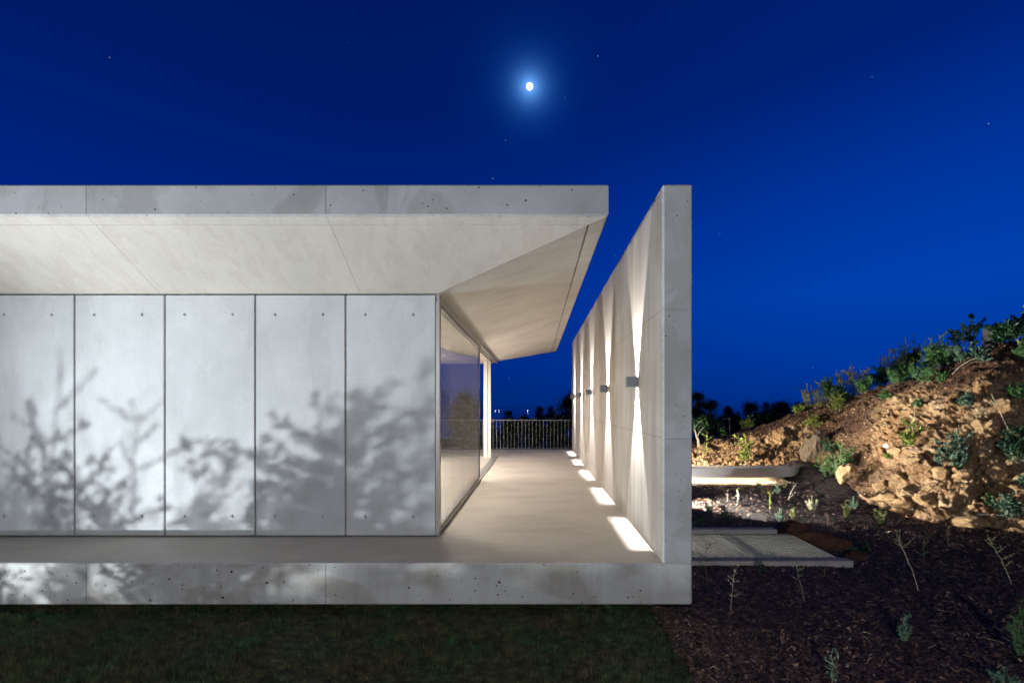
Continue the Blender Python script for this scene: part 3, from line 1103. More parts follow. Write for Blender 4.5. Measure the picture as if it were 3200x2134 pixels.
rock = np.broadcast_to(C[:, 6][:, None], (NS, NU)).ravel()
lowm = np.clip((.86 - uu + .16 * fbm(Pf * .9, 3, 61)) / .22, 0, 1) * np.clip((uu + .06) / .06, 0, 1)
rk = np.clip((rock - .5) * 1.6 + .55 + .55 * fbm(Pf * .9, 4, 77), 0, 1) * lowm
warp = np.stack([vnoise(Pf * 2.2, 5), vnoise(Pf * 2.2, 6), vnoise(Pf * 2.2, 7)], 1) * .22
f1, f2, idr = worley((Pf + warp) * np.array([2.2, 2.2, 3.0]), 3)
g1, g2, idg = worley((Pf + warp * .6) * np.array([6.6, 6.6, 8.2]), 13)
h1, h2, idh = worley((Pf + warp * .3) * 17.0, 23)
edge1 = np.clip((f2 - f1) / .22, 0, 1)
edge2 = np.clip((g2 - g1) / .25, 0, 1)
edge3 = np.clip((h2 - h1) / .3, 0, 1)
big = np.clip((idr - .45) / .55, 0, 1) * np.clip(vnoise(Pf * .7, 90) + .7, 0, 1)
d = rk * (.21 * big * edge1 + (.145 * (idg - .35) * edge2 - .03 * (1 - edge2)) * (1 - .6 * big) + .065 * (idh - .35) * edge3)
d += (1 - rk) * (.05 * fbm(Pf * 2.4, 3, 31) + .035 * fbm(Pf * 9, 3, 35) + .018 * (idh - .4) * edge3)
d += rk * (.06 * fbm(Pf * 5, 4, 41, .6) + .028 * fbm(Pf * 20, 3, 45, .6))
d += (1 - rk) * .03 * np.abs(fbm(Pf * 14, 2, 47))
fade = np.clip((uu + .10) / .08, 0, 1)
Pd = Pf + Nf * (d * fade)[:, None]
Pd[:, 2] += np.where(uu > 1, .04 * fbm(Pf * 3, 3, 51), 0)
idx = np.arange(NS * NU).reshape(NS, NU)
fc = np.stack([idx[:-1, :-1], idx[:-1, 1:], idx[1:, 1:], idx[1:, :-1]], -1).reshape(-1, 4)
# orientation
e1 = Pd[fc[0, 1]] - Pd[fc[0, 0]]
e2 = Pd[fc[0, 3]] - Pd[fc[0, 0]]
if np.cross(e1, e2)[2] < 0:
    fc = fc[:, ::-1]


def bank_mat():
    m, n, b, out = new_mat('bank_rock_and_soil')
    lk = n.links.new
    t = node(n, 'ShaderNodeTexCoord')
    at = node(n, 'ShaderNodeAttribute', attribute_name='rockiness')
    n1 = node(n, 'ShaderNodeTexNoise', inp={'Scale': 2.6, 'Detail': 8.0, 'Roughness': 0.65})
    n2 = node(n, 'ShaderNodeTexNoise', inp={'Scale': 22.0, 'Detail': 6.0, 'Roughness': 0.6})
    for q in (n1, n2):
        lk(t.outputs['Object'], q.inputs['Vector'])
    rr_ = ramp(n, [(0.28, (0.17, 0.085, 0.04)), (0.42, (0.32, 0.19, 0.095)), (0.56, (0.44, 0.295, 0.16)), (0.74, (0.57, 0.44, 0.29))])
    lk(n1.outputs['Fac'], rr_.inputs[0])
    rs = ramp(n, [(0.3, (0.035, 0.02, 0.013)), (0.52, (0.085, 0.048, 0.03)), (0.72, (0.17, 0.10, 0.062))])
    lk(n1.outputs['Fac'], rs.inputs[0])
    mx = node(n, 'ShaderNodeMix', data_type='RGBA')
    lk(at.outputs['Fac'], mx.inputs['Factor'])
    lk(rs.outputs[0], mx.inputs['A'])
    lk(rr_.outputs[0], mx.inputs['B'])
    r3 = ramp(n, [(0.28, (0.5, 0.46, 0.42)), (0.6, (1.1, 1.1, 1.1))])
    lk(n2.outputs['Fac'], r3.inputs[0])
    m2 = node(n, 'ShaderNodeMix', data_type='RGBA', blend_type='MULTIPLY', inp={'Factor': 1.0})
    lk(mx.outputs['Result'], m2.inputs['A'])
    lk(r3.outputs[0], m2.inputs['B'])
    lk(m2.outputs['Result'], b.inputs['Base Color'])
    b.inputs['Roughness'].default_value = 0.95
    b.inputs['Specular IOR Level'].default_value = 0.15
    n3 = node(n, 'ShaderNodeTexNoise', inp={'Scale': 34.0, 'Detail': 6.0, 'Roughness': 0.7})
    lk(t.outputs['Object'], n3.inputs['Vector'])
    bp = node(n, 'ShaderNodeBump', inp={'Strength': 1.0, 'Distance': 0.06})
    lk(n3.outputs['Fac'], bp.inputs['Height'])
    lk(bp.outputs[0], b.inputs['Normal'])
    return m


M_BANK = bank_mat()
bank_me = np_mesh('hillside', Pd, fc, M_BANK, 4, False)
at = bank_me.attributes.new('rockiness', 'FLOAT', 'POINT')
at.data.foreach_set('value', np.clip(rk, 0, 1).astype(np.float32))
hillside = link('hillside', bank_me)
tag(hillside, kind='structure')

from mathutils.bvhtree import BVHTree
bvh = BVHTree.FromPolygons([tuple(p) for p in Pd], [tuple(f) for f in fc])
EYE = Vector((0, 0, 1.5))


MZ = -0.452


def mulch_z(x, y):
    return MZ + .10 * np.clip((np.atleast_1d(y) - 8.3) / 2.8, 0, 1) + .03 * vnoise(np.stack([np.atleast_1d(x) * .9, np.atleast_1d(y) * .9, 0 * np.atleast_1d(x)], 1), 15) + .40 * np.clip((np.atleast_1d(x) - 5.2) / 1.4, 0, 1) ** 2 * np.clip((np.atleast_1d(y) - 9.5) / 2.5, 0, 1) * np.clip((14 - np.atleast_1d(y)) / 1.5, 0, 1)


def ground_at(px, py):
    """the place where the ground or bank is seen at this photo pixel"""
    d = Vector(((px - 1675) / F, 1.0, -(py - 1266) / F))
    h = bvh.ray_cast(EYE, d.normalized(), 60)
    hit = h[0]
    if d.z < 0:
        t = (1.5 - MZ) / -d.z
        for _ in range(6):
            p = EYE + d * t
            t = (1.5 - float(mulch_z(p.x, p.y)[0])) / -d.z
        if hit is None or t < hit.y:
            if t < 14:
                hit = EYE + d * t
    return hit


# mulch bed sheet
gx = np.concatenate([[LX + .02], np.linspace(1.3, 9, 78)])
gy = np.concatenate([np.linspace(-4, 2, 8), np.linspace(2.5, 14.5, 120)])
XX, YY = np.meshgrid(gx, gy)
ZZ = mulch_z(XX.ravel(), YY.ravel())
keep_pit = None
nx, ny = len(gx), len(gy)
idx = np.arange(nx * ny).reshape(ny, nx)
fc2 = np.stack([idx[:-1, :-1], idx[:-1, 1:], idx[1:, 1:], idx[1:, :-1]], -1).reshape(-1, 4)
Vm = np.stack([XX.ravel(), YY.ravel(), ZZ], 1)
cen = Vm[fc2].mean(1)
PIT = (1.55, 3.72, 5.90, 7.05)
fc2 = fc2[~((cen[:, 0] > PIT[0]) & (cen[:, 0] < PIT[1]) & (cen[:, 1] > PIT[2] - .02) & (cen[:, 1] < PIT[3]))]
m, n, b, out = new_mat('mulch_soil')
t = node(n, 'ShaderNodeTexCoord')
vv = node(n, 'ShaderNodeTexVoronoi', inp={'Scale': 45.0})
n.links.new(t.outputs['Object'], vv.inputs['Vector'])
r = ramp(n, [(0.0, (0.006, 0.004, 0.004)), (0.6, (0.02, 0.014, 0.011)), (1.0, (0.05, 0.032, 0.024))])
sc_ = node(n, 'ShaderNodeSeparateColor')
n.links.new(vv.outputs['Color'], sc_.inputs[0])
n.links.new(sc_.outputs[0], r.inputs[0])
n.links.new(r.outputs[0], b.inputs['Base Color'])
b.inputs['Roughness'].default_value = 0.9
tag(link('mulch_bed', np_mesh('mulch_bed', Vm, fc2, m, 4, True)), kind='structure')


# bark chips
def chips(n, yr, size, power=1.0):
    y = rng.uniform(*yr, n)
    x = rng.uniform(LX - .03, 1.25 + .9 * yr[1] * 1.02, n)
    x = np.where(rng.uniform(0, 1, n) < .5, rng.uniform(LX - .05, 3.5, n), x)
    e = LX + 0.05 * vnoise(np.stack([y * 6, x * 0, 0 * y], 1), 9)
    k = (x > e - .02) & (x < 1.1 * y + 2.2) & (x < 8.8) & ~((x > PIT[0]) & (x < PIT[1] + .05) & (y > PIT[2] - .1) & (y < PIT[3] + .22)) & ~((x < 1.5) & (y > D0))
    x, y = x[k], y[k]
    n = len(x)
    zz = mulch_z(x, y) + rng.uniform(0.0, .022, n)
    ln = size * np.clip(rng.lognormal(0, .45, n), .3, 2.2)
    wd = ln * rng.uniform(.25, .7, n)
    a = rng.uniform(0, 2 * np.pi, n)
    ti = np.clip(rng.normal(0, .36, n), -.65, .65)
    tj = np.clip(rng.normal(0, .36, n), -.65, .65)
    ax = np.stack([np.cos(a), np.sin(a), np.tan(ti) * .8], 1)
    bx = np.stack([-np.sin(a), np.cos(a), np.tan(tj) * .8], 1)
    c0 = np.stack([x, y, zz], 1)
    up = np.array([0, 0, 1.])
    q = []
    for sa, sb, hh in ((-1, -.7, 0), (1, -.9, 0), (.8, 1, 0), (-.9, .8, 0)):
        q.append(c0 + ax * (sa * ln / 2)[:, None] + bx * (sb * wd / 2)[:, None])
    mid = c0 + up * (wd * .22)[:, None]
    V = np.stack(q + [mid], 1)
    return V


CH = np.concatenate([chips(80000, (2.6, 5.2), .024), chips(56000, (5.0, 8.0), .030), chips(36000, (7.8, 13.3), .042)])
nC = len(CH)
base = (np.arange(nC) * 5)[:, None]
fcs = np.concatenate([base + np.array([[0, 1, 4]]), base + np.array([[1, 2, 4]]), base + np.array([[2, 3, 4]]), base + np.array([[3, 0, 4]])])
m, n, b, out = new_mat('bark_chip')
g = node(n, 'ShaderNodeNewGeometry')
r = ramp(n, [(0.0, (0.014, 0.008, 0.006)), (0.45, (0.048, 0.028, 0.021)), (0.8, (0.10, 0.056, 0.038)), (0.95, (0.17, 0.10, 0.068)), (1.0, (0.34, 0.24, 0.16))])
n.links.new(g.outputs['Random Per Island'], r.inputs[0])
n.links.new(r.outputs[0], b.inputs['Base Color'])
b.inputs['Roughness'].default_value = 0.6
b.inputs['Specular IOR Level'].default_value = 0.4
tag(link('bark_mulch', np_mesh('bark_mulch', CH.reshape(-1, 3), fcs, m, 3)), 'dark brown bark chips covering the planting bed', 'mulch', kind='stuff')

# pale straws lying on the mulch
mb = MB()
pr = random.Random(4)
for i in range(160):
    y = pr.uniform(3.3, 7.5)
    x = pr.uniform(1.25, min(8, 1.0 * y + .3))
    if PIT[0] < x < PIT[1] + .1 and PIT[2] - .2 < y < PIT[3] + .3 or (x < 1.5 and y > 4.5):
        continue
    a, l = pr.uniform(0, 6.3), pr.uniform(.03, .13)
    z0 = float(mulch_z(x, y)[0]) + .022
    k = pr.uniform(-.3, .3) * l
    mb.tube([(x, y, z0), (x + math.cos(a) * l / 2 - math.sin(a) * k, y + math.sin(a) * l / 2 + math.cos(a) * k, z0 + pr.uniform(0, .03)), (x + math.cos(a) * l, y + math.sin(a) * l, z0)], pr.uniform(.0008, .0022), 4)
tag(mb.build('straw', flat_mat('dry_straw', (0.34, 0.25, 0.16), 0.8, var=.4, scale=6)), 'pale dry straws and twigs scattered over the dark mulch', 'straw', kind='stuff')


# ------------------------------------------------------------------ plants
def frame(d):
    d = d / (np.linalg.norm(d, axis=1, keepdims=True) + 1e-9)
    r = np.cross(d, np.array([0, 0, 1.]))
    l = np.linalg.norm(r, axis=1, keepdims=True)
    r = np.where(l < 1e-3, np.array([1., 0, 0]), r / (l + 1e-9))
    return d, r, np.cross(r, d)


def leaf_quads(pos, dirs, ln, wd, rg):
    d, r, u = frame(dirs)
    a = rg.uniform(0, 2 * np.pi, len(pos))[:, None]
    side = r * np.cos(a) + u * np.sin(a)
    nrm = np.cross(d, side)
    ln, wd = ln[:, None], wd[:, None]
    v0 = pos
    v1 = pos + d * ln * .45 + side * wd / 2 + nrm * wd * .15
    v2 = pos + d * ln - nrm * ln * .12
    v3 = pos + d * ln * .45 - side * wd / 2 + nrm * wd * .15
    return np.stack([v0, v1, v2, v3], 1)


KIND = {
    # stems, twigs per stem, spread, leaf length, leaf width, leaves, first leaf t, leaf tilt, curve
    'shrub': dict(st=14, bs=.5, tw=5, sp=.55, ll=.042, lw=.022, nl=900, t0=.12, tilt=1.0, cv=.35),
    'broad': dict(st=5, tw=4, sp=.5, ll=.075, lw=.036, nl=260, t0=.25, tilt=.9, cv=.35),
    'wispy': dict(st=36, bs=.75, tw=2, sp=.45, ll=.030, lw=.013, nl=1500, t0=.03, tilt=1.2, cv=.25),
    'rosemary': dict(st=11, tw=1, sp=.42, ll=.028, lw=.0045, nl=900, t0=.05, tilt=.75, cv=.3),
    'seedling': dict(st=1, tw=6, sp=.06, ll=.020, lw=.011, nl=80, t0=.25, tilt=1.1, cv=.12),
    'twig': dict(st=2, tw=5, sp=.12, ll=.012, lw=.006, nl=26, t0=.5, tilt=.9, cv=.15),
    'creeper': dict(st=7, tw=3, sp=.9, ll=.045, lw=.026, nl=240, t0=.2, tilt=1.0, cv=.5),
}


def plant_meshes(kind, h, w, seed, dens=1.0, lean=0.0, leafscale=1.0, flowers=None, stem_r=None):
    K = KIND[kind]
    rg = np.random.default_rng(seed)
    stems = []
    mb = MB()
    r0 = stem_r or max(.0014, (.0065 if kind == 'seedling' else .010) * h) * (1.0 if kind != 'rosemary' else .6)
    for i in range(K['st']):
        a = rg.uniform(0, 2 * np.pi)
        rad = (w / 2) * (rg.uniform(.2, 1) ** .7) if K['st'] > 2 else w * .15
        hh = h * rg.uniform(.45, 1.0) * (1 - .35 * (rad / (w / 2 + 1e-6)) ** 2 * (K['st'] > 2))
        if i == 0:
            hh = h
            rad *= .3
        end = np.array([math.cos(a) * rad + lean * h, math.sin(a) * rad, hh])
        bs = K.get('bs', .18)
        b0 = np.array([math.cos(a) * rad * bs, math.sin(a) * rad * bs, -.03])
        cvx = np.array([math.cos(a + 1.5), math.sin(a + 1.5), 0]) * K['cv'] * rg.uniform(-.5, .5) * hh * .5
        t = np.linspace(0, 1, 9)[:, None]
        path = b0 + (end - b0) * np.concatenate([t ** 1.2, t ** 1.2, t ** .9], 1) + cvx * np.sin(t * np.pi)
        path += rg.normal(0, .012 * h, path.shape) * np.linspace(0, 1, 9)[:, None]
        stems.append((path, 1.0))
        mb.tube(path, list(np.linspace(r0, r0 * .35, 9) * (.3 if kind == 'wispy' else .55 if K['st'] > 9 else 1)), 4, cap=False)
        for j in range(K['tw']):
            k = rg.integers(3, 8)
            a2 = rg.uniform(0, 2 * np.pi)
            l2 = hh * rg.uniform(.14, .34) * (1.25 if kind in ('shrub', 'broad', 'creeper') else .8)
            dr = np.array([math.cos(a2), math.sin(a2), rg.uniform(.2, 1.1)])
            dr /= np.linalg.norm(dr)
            tt = np.linspace(0, 1, 4)[:, None]
            tp = path[k] + dr * l2 * tt + np.array([0, 0, .12 * l2]) * tt ** 2
            stems.append((tp, .6))
            mb.tube(tp, list(np.linspace(r0 * .5, r0 * .2, 4)), 3, cap=False)
    lens = np.array([np.linalg.norm(p[-1] - p[0]) * (1.0 if w_ == 1.0 else 1.6) for p, w_ in stems])
    nl = max(6, int(K['nl'] * dens))
    pick = rg.choice(len(stems), nl, p=lens / lens.sum())
    pos, dirs = [], []
    for s_ in pick:
        p, w_ = stems[s_]
        t0 = K['t0'] if w_ == 1.0 else .05
        t = rg.uniform(t0, 1.0) * (len(p) - 1)
        i = min(int(t), len(p) - 2)
        q = p[i] + (p[i + 1] - p[i]) * (t - i)
        tan = p[i + 1] - p[i]
        tan = tan / (np.linalg.norm(tan) + 1e-9)
        rn = rg.normal(0, 1, 3)
        rn -= tan * rn.dot(tan)
        rn /= np.linalg.norm(rn) + 1e-9
        pos.append(q)
        dirs.append(tan + rn * K['tilt'] * rg.uniform(.7, 1.4))
    sc = leafscale
    ln = K['ll'] * sc * rg.uniform(.6, 1.25, nl)
    wd = K['lw'] * sc * rg.uniform(.7, 1.2, nl)
    Q = leaf_quads(np.array(pos), np.array(dirs), ln, wd, rg)
    fl = None
    if flowers:
        k = rg.choice(nl, flowers)
        fp = np.array(pos)[k]
        fp = fp[fp[:, 2] > .45 * h]
        nf = len(fp)
        fl = leaf_quads(np.repeat(fp, 4, 0), rg.normal(0, 1, (nf * 4, 3)) + np.array([0, 0, .5]), np.full(nf * 4, .012 * sc), np.full(nf * 4, .009 * sc), rg)
    return mb, Q, fl


def plant(px, py, hpx, wpx, kind, leaf, label, cat='plant', lean=0.0, dens=1.0, ls=1.0, flowers=None, fmat=None, stem='brown', group=None, name=None, at_y=None, at_p=None):
    if at_p is not None:
        p = Vector(at_p)
        h, w = hpx, wpx
    elif at_y is not None:
        p = EYE + Vector(((px - 1675) / F, 1.0, -(py - 1266) / F)) * at_y
        h, w = hpx * p.y / F, wpx * p.y / F
    else:
        p = ground_at(px, py)
        if p is None:
            p = EYE + Vector(((px - 1675) / F, 1.0, -(py - 1266) / F)) * 14
            print('no ground for', label, px, py)
        h, w = hpx * p.y / F, wpx * p.y / F
    mbp, Q, fl = plant_meshes(kind, h, w, int(px * 7 + py) if at_p is None else int(abs(p.x) * 997 + 3), dens, lean, ls, flowers)
    nm = name or {'shrub': 'shrub', 'broad': 'shrub', 'wispy': 'wild_shrub', 'rosemary': 'rosemary_plant', 'seedling': 'seedling', 'twig': 'bare_twig_plant', 'creeper': 'creeping_plant'}[kind]
    root = empty(nm, p, label, cat, group)
    stem = 'green' if kind == 'wispy' else stem
    mbp.build('stem', {'brown': M_STEM, 'green': M_STEMG, 'pale': M_STEMP}[stem], root, True)
    n = len(Q)
    link('foliage', np_mesh('foliage', Q.reshape(-1, 3), np.arange(n * 4).reshape(-1, 4), LM[leaf], 4), root)
    if fl is not None and len(fl):
        for q in fl.reshape(-1, 4, 4, 3):
            me = bpy.data.meshes.new('flower')
            vs, fs = [tuple(q[0][0])], []
            for pet in q:
                b0 = len(vs)
                vs += [tuple(p_ - pet[0] + q[0][0]) for p_ in pet[1:]]
                fs.append((0, b0, b0 + 1, b0 + 2))
            me.from_pydata(vs, [], fs)
            me.materials.append(fmat or M_FLOWER)
            link('flower', me, root)
    return root


G_R, G_B, G_M = 'plants along the crest of the bank', 'plants growing on the rocky bank', 'young plants in the mulch bed'
# crest of the bank
for a in [
    (2562, 1268, 82, 120, 'wispy', 'olive', 'wispy olive shrub at the low left end of the planted crest'),
    (2600, 1246, 66, 64, 'shrub', 'green', 'small rounded green shrub between two wispy olive shrubs on the crest'),
    (2662, 1226, 92, 100, 'wispy', 'olive', 'tall wispy olive shrub with upright shoots second from the left on the crest'),
    (2735, 1212, 62, 96, 'shrub', 'deep', 'dense dark green shrub with thin tall shoots rising behind it'),
    (2782, 1190, 100, 50, 'wispy', 'olive', 'thin tall shoots standing up alone out of the crest shrubs'),
    (2806, 1200, 62, 90, 'shrub', 'green', 'mid green bushy shrub below the thin tall shoots on the crest'),
    (2878, 1166, 128, 140, 'wispy', 'deep', 'largest dark shrub on the crest, as tall as the post'),
    (2860, 1150, 60, 50, 'broad', 'lime', 'small yellow green leaves showing in front of the largest dark shrub'),
    (2912, 1196, 66, 100, 'shrub', 'green', 'bright green shrub hanging over the soil below the largest crest shrub'),
    (2962, 1145, 74, 90, 'shrub', 'green', 'green leafy shrub halfway between the largest shrub and the post'),
    (3026, 1128, 56, 120, 'shrub', 'blue', 'low blue green shrub at the foot of the square post'),
    (3022, 1100, 118, 84, 'broad', 'deep', 'open branching dark shrub with oval leaves standing left of the post'),
    (3128, 1080, 66, 90, 'broad', 'deep', 'dark arching branches just right of the square post'),
    (2626, 1254, 44, 70, 'shrub', 'deep', 'low dark green shrub filling the gap between the two left wispy shrubs'),
    (2702, 1226, 46, 80, 'shrub', 'green', 'low green shrub right of the tallest wispy olive shrub'),
    (2830, 1180, 90, 80, 'wispy', 'olive', 'olive green wispy shrub just left of the largest dark crest shrub'),
    (2930, 1150, 104, 70, 'wispy', 'green', 'feathery green shoots right of the largest dark crest shrub'),
    (3192, 1072, 110, 100, 'broad', 'deep', 'dark leaning branches at the right edge of the photo above the crest'),
]:
    a = list(a)
    a[3] *= 1.2
    plant(*a, group=G_R, dens=4.0, ls=1.25)
# on the bank face
for a, kw in [
    ((2774, 1250, 34, 58, 'creeper', 'green', 'bright green tuft on bare soil below the crest shrubs'), {}),
    ((2616, 1288, 64, 60, 'shrub', 'lime', 'yellow green shrub on the dark soil left of the smooth slope'), {'dens': .6}),
    ((2500, 1294, 28, 40, 'broad', 'lime', 'small yellow green tuft on the dark ledge above the lit hollow'), {'dens': .6}),
    ((2548, 1334, 38, 70, 'shrub', 'lime', 'yellow green spreading plant just above the grey boulder'), {'dens': .7}),
    ((2612, 1502, 118, 112, 'shrub', 'green', 'large leafy green shrub at the toe of the bank beside the ochre block'), {'dens': 1.6}),
    ((2592, 1420, 44, 50, 'creeper', 'deep', 'dark green sprig right of the grey boulder'), {}),
    ((2330, 1456, 96, 34, 'broad', 'lime', 'tall narrow plant with pink flowers behind the curved bench'), {'flowers': 40, 'fmat': M_PINK, 'dens': .9}),
    ((2208, 1452, 100, 32, 'seedling', 'lime', 'thin green climbing plant close to the concrete wall behind the bench'), {'dens': 2.2, 'ls': 1.6}),
    ((2848, 1402, 92, 66, 'broad', 'lime', 'yellow green plant tied beside the thin cane on the rocks'), {'dens': .8}),
    ((2968, 1470, 122, 100, 'shrub', 'blue', 'lush pale green shrub in the middle of the rocky bank'), {'dens': 1.3}),
    ((3180, 1448, 118, 92, 'shrub', 'deep', 'dark green shrub on the rocks by the right edge'), {'dens': 1.2}),
    ((3192, 1530, 46, 50, 'creeper', 'blue', 'blue green sprig below the dark shrub by the right edge'), {}),
    ((3150, 1616, 66, 90, 'shrub', 'blue', 'blue green plant at the right end of the pale pipe'), {'dens': .7}),
    ((3086, 1578, 30, 58, 'creeper', 'green', 'small creeping green plant on stones above the pale pipe'), {'dens': .6}),
    ((3186, 1252, 52, 50, 'broad', 'green', 'green leafy tuft high on the bank by the right edge'), {}),
    ((3022, 1268, 42, 64, 'shrub', 'blue', 'greyish spreading plant on pale rock under the crest'), {'dens': .5}),
    ((2876, 1272, 26, 56, 'creeper', 'green', 'small green tuft beside the top of the thin cane'), {}),
    ((2776, 1432, 20, 32, 'creeper', 'lime', 'tiny yellow green sprig by the white stone'), {'dens': .4}),
    ((3080, 1130, 22, 50, 'creeper', 'blue', 'small blue green tuft in the soil below the square post'), {'dens': .5}),
    ((3196, 1120, 50, 50, 'shrub', 'green', 'green shrub in the dark soil at the upper right edge'), {'dens': .7}),
]:
    kw = dict(kw)
    kw['dens'] = kw.get('dens', 1) * 2.0
    kw['ls'] = kw.get('ls', 1) * 1.1
    plant(*a, group=G_B, **kw)
# behind the bench, beyond the crest
plant(2334, 1350, 54, 46, 'shrub', 'lime', 'small bright leafy shrub standing against the dark trees right of the lamp post', at_y=21, ls=2.0, group=G_B)
plant(2257, 1368, 34, 24, 'shrub', 'green', 'little green shrub left of the lamp post', at_y=19, dens=.5, ls=1.6, group=G_B)

# mulch bed
for a, kw in [
    ((2372, 1530, 30, 24, 'rosemary', 'blue', 'small grey green rosemary nearest the lit foot of the bench'), {}),
    ((2428, 1542, 34, 30, 'rosemary', 'blue', 'grey green rosemary in front of the right end of the bench'), {}),
    ((2452, 1524, 30, 24, 'rosemary', 'olive', 'dull rosemary right below the rounded bench end'), {'dens': .6}),
    ((2540, 1596, 46, 60, 'rosemary', 'pale', 'pale bushy rosemary, brightest of the bed'), {'ls': 1.4}),
    ((2644, 1618, 50, 24, 'rosemary', 'olive', 'narrow upright olive rosemary beside a blue green one'), {'ls': 1.2}),
    ((2668, 1589, 36, 36, 'rosemary', 'blue', 'blue green rosemary behind the narrow upright olive one'), {'ls': 1.2}),
    ((2436, 1630, 38, 32, 'rosemary', 'blue', 'grey green rosemary behind the red rock, left of a yellowish one'), {'ls': 1.2}),
    ((2476, 1620, 36, 30, 'rosemary', 'olive', 'yellowish rosemary behind the red rock'), {'ls': 1.2, 'dens': .7}),
    ((2220, 1607, 46, 28, 'rosemary', 'deep', 'dark rosemary close to the wall on the lit strip of mulch'), {'ls': 1.3}),
    ((2268, 1629, 52, 36, 'rosemary', 'deep', 'dark bushy rosemary behind the grating'), {'ls': 1.3}),
    ((2186, 1650, 42, 40, 'rosemary', 'deep', 'dark rosemary touching the concrete wall behind the grating'), {'ls': 1.3}),
    ((2757, 1640, 56, 46, 'rosemary', 'olive', 'olive rosemary left of the pale pipe at the foot of the bank'), {'ls': 1.4}),
    ((2306, 1578, 50, 16, 'seedling', 'pale', 'brightly lit pale seedling on the lit strip of mulch'), {'dens': 1.6, 'ls': 1.5}),
    ((2272, 1568, 40, 24, 'twig', 'dry', 'dry branching twig left of the brightly lit seedling'), {}),
    ((2406, 1602, 70, 14, 'seedling', 'lime', 'thin yellow green seedling between lit mulch and red rock'), {'dens': 1.2, 'ls': 1.4}),
    ((2462, 1562, 54, 20, 'twig', 'pale', 'pale bare twig leaning right below the bench end'), {'lean': .5, 'stem': 'pale'}),
    ((2584, 1650, 42, 28, 'twig', 'dry', 'small bare twig in dark mulch above the red rock'), {}),
    ((2283, 1918, 142, 20, 'seedling', 'pale', 'thin pale seedling alone in front of the grating kerb'), {'lean': .08, 'stem': 'pale', 'dens': 1.1}),
    ((2515, 1880, 132, 40, 'seedling', 'olive', 'thin seedling leaning left in front of the right end of the grating'), {'lean': -.28, 'stem': 'pale'}),
    ((2872, 1850, 180, 50, 'seedling', 'olive', 'tallest bare seedling leaning left in the open mulch'), {'lean': -.38, 'stem': 'pale'}),
    ((2888, 1760, 88, 46, 'seedling', 'green', 'upright sparse seedling right behind the tallest leaning one'), {'dens': .8, 'ls': 1.4}),
    ((3163, 1826, 152, 70, 'seedling', 'olive', 'leaning seedling with feathery top near the right edge'), {'lean': -.5, 'stem': 'pale', 'dens': 2.6}),
    ((2964, 1704, 62, 30, 'twig', 'olive', 'thin brownish sapling in front of the pale pipe'), {'dens': 1.5}),
    ((2209, 1820, 132, 28, 'seedling', 'green', 'dark thin sapling in front of the grating beside the wall'), {}),
    ((2576, 1800, 64, 30, 'twig', 'green', 'dark little twig at the right corner of the grating kerb'), {}),
    ((2380, 1796, 48, 28, 'rosemary', 'deep', 'dark small rosemary against the front of the grating kerb'), {'dens': .4}),
    ((2441, 2020, 58, 34, 'twig', 'dry', 'curled dry brown plant in the foreground mulch'), {'dens': 1.5, 'lean': .1}),
    ((2602, 2140, 108, 64, 'broad', 'blue', 'blue green sapling with oval leaves at the bottom edge of the photo'), {'ls': .45, 'dens': .35}),
    ((2826, 2005, 86, 66, 'rosemary', 'blue', 'rosemary with violet flowers in the foreground mulch'), {'flowers': 6}),
    ((3186, 2050, 172, 66, 'rosemary', 'green', 'tallest rosemary, upright at the right edge of the photo'), {'ls': 1.1, 'dens': 1.3}),
    ((3136, 2150, 62, 100, 'rosemary', 'blue', 'low spreading blue green rosemary at the bottom right corner'), {}),
    ((2625, 1716, 26, 70, 'creeper', 'deep', 'dark low ground cover right of the red rock'), {}),
    ((2700, 1722, 24, 70, 'creeper', 'deep', 'dark low ground cover above the small red stone'), {}),
    ((2462, 1652, 20, 26, 'creeper', 'green', 'small green weed growing behind the red rock'), {'dens': .3}),
]:
    plant(*a, group=G_M, **kw)

# small tree with a pale trunk behind the bench
p = ground_at(2184, 1396) or Vector((5.4, 16, .1))
k = p.y / F
tr = empty('small_tree', p, 'small gnarled tree with pale trunk beside the concrete wall', 'tree')
mb = MB()
tp = [(0, 0, -.05), (-2 * k, 0, 20 * k), (-10 * k, 2 * k, 42 * k), (-14 * k, 4 * k, 60 * k), (-10 * k, 5 * k, 76 * k)]
mb.tube(tp, [4.5 * k, 3.6 * k, 3 * k, 2.2 * k, 1.2 * k], 7)
limbs = [[(-6 * k, 1 * k, 32 * k), (6 * k, 0, 52 * k), (20 * k, -2 * k, 66 * k)], [(-12 * k, 3 * k, 50 * k), (-24 * k, 0, 62 * k), (-34 * k, -3 * k, 60 * k)], [(-13 * k, 4 * k, 58 * k), (2 * k, 6 * k, 76 * k), (14 * k, 8 * k, 84 * k)]]
for l in limbs:
    mb.tube(l, [2 * k, 1.4 * k, .7 * k], 5)
mb.build('trunk', M_STEMP, tr, True)
rg = np.random.default_rng(8)
pos = []
for l in limbs + [tp[2:]]:
    for q in l[1:]:
        pos.append(np.array(q) + rg.normal(0, 8 * k, (110, 3)))
pos = np.concatenate(pos)
Q = leaf_quads(pos, rg.normal(0, 1, pos.shape) - np.array([0, 0, .6]), rg.uniform(3, 6, len(pos)) * k, rg.uniform(1.6, 2.8, len(pos)) * k, rg)
link('foliage', np_mesh('foliage', Q.reshape(-1, 3), np.arange(len(Q) * 4).reshape(-1, 4), LM['green'], 4), tr)

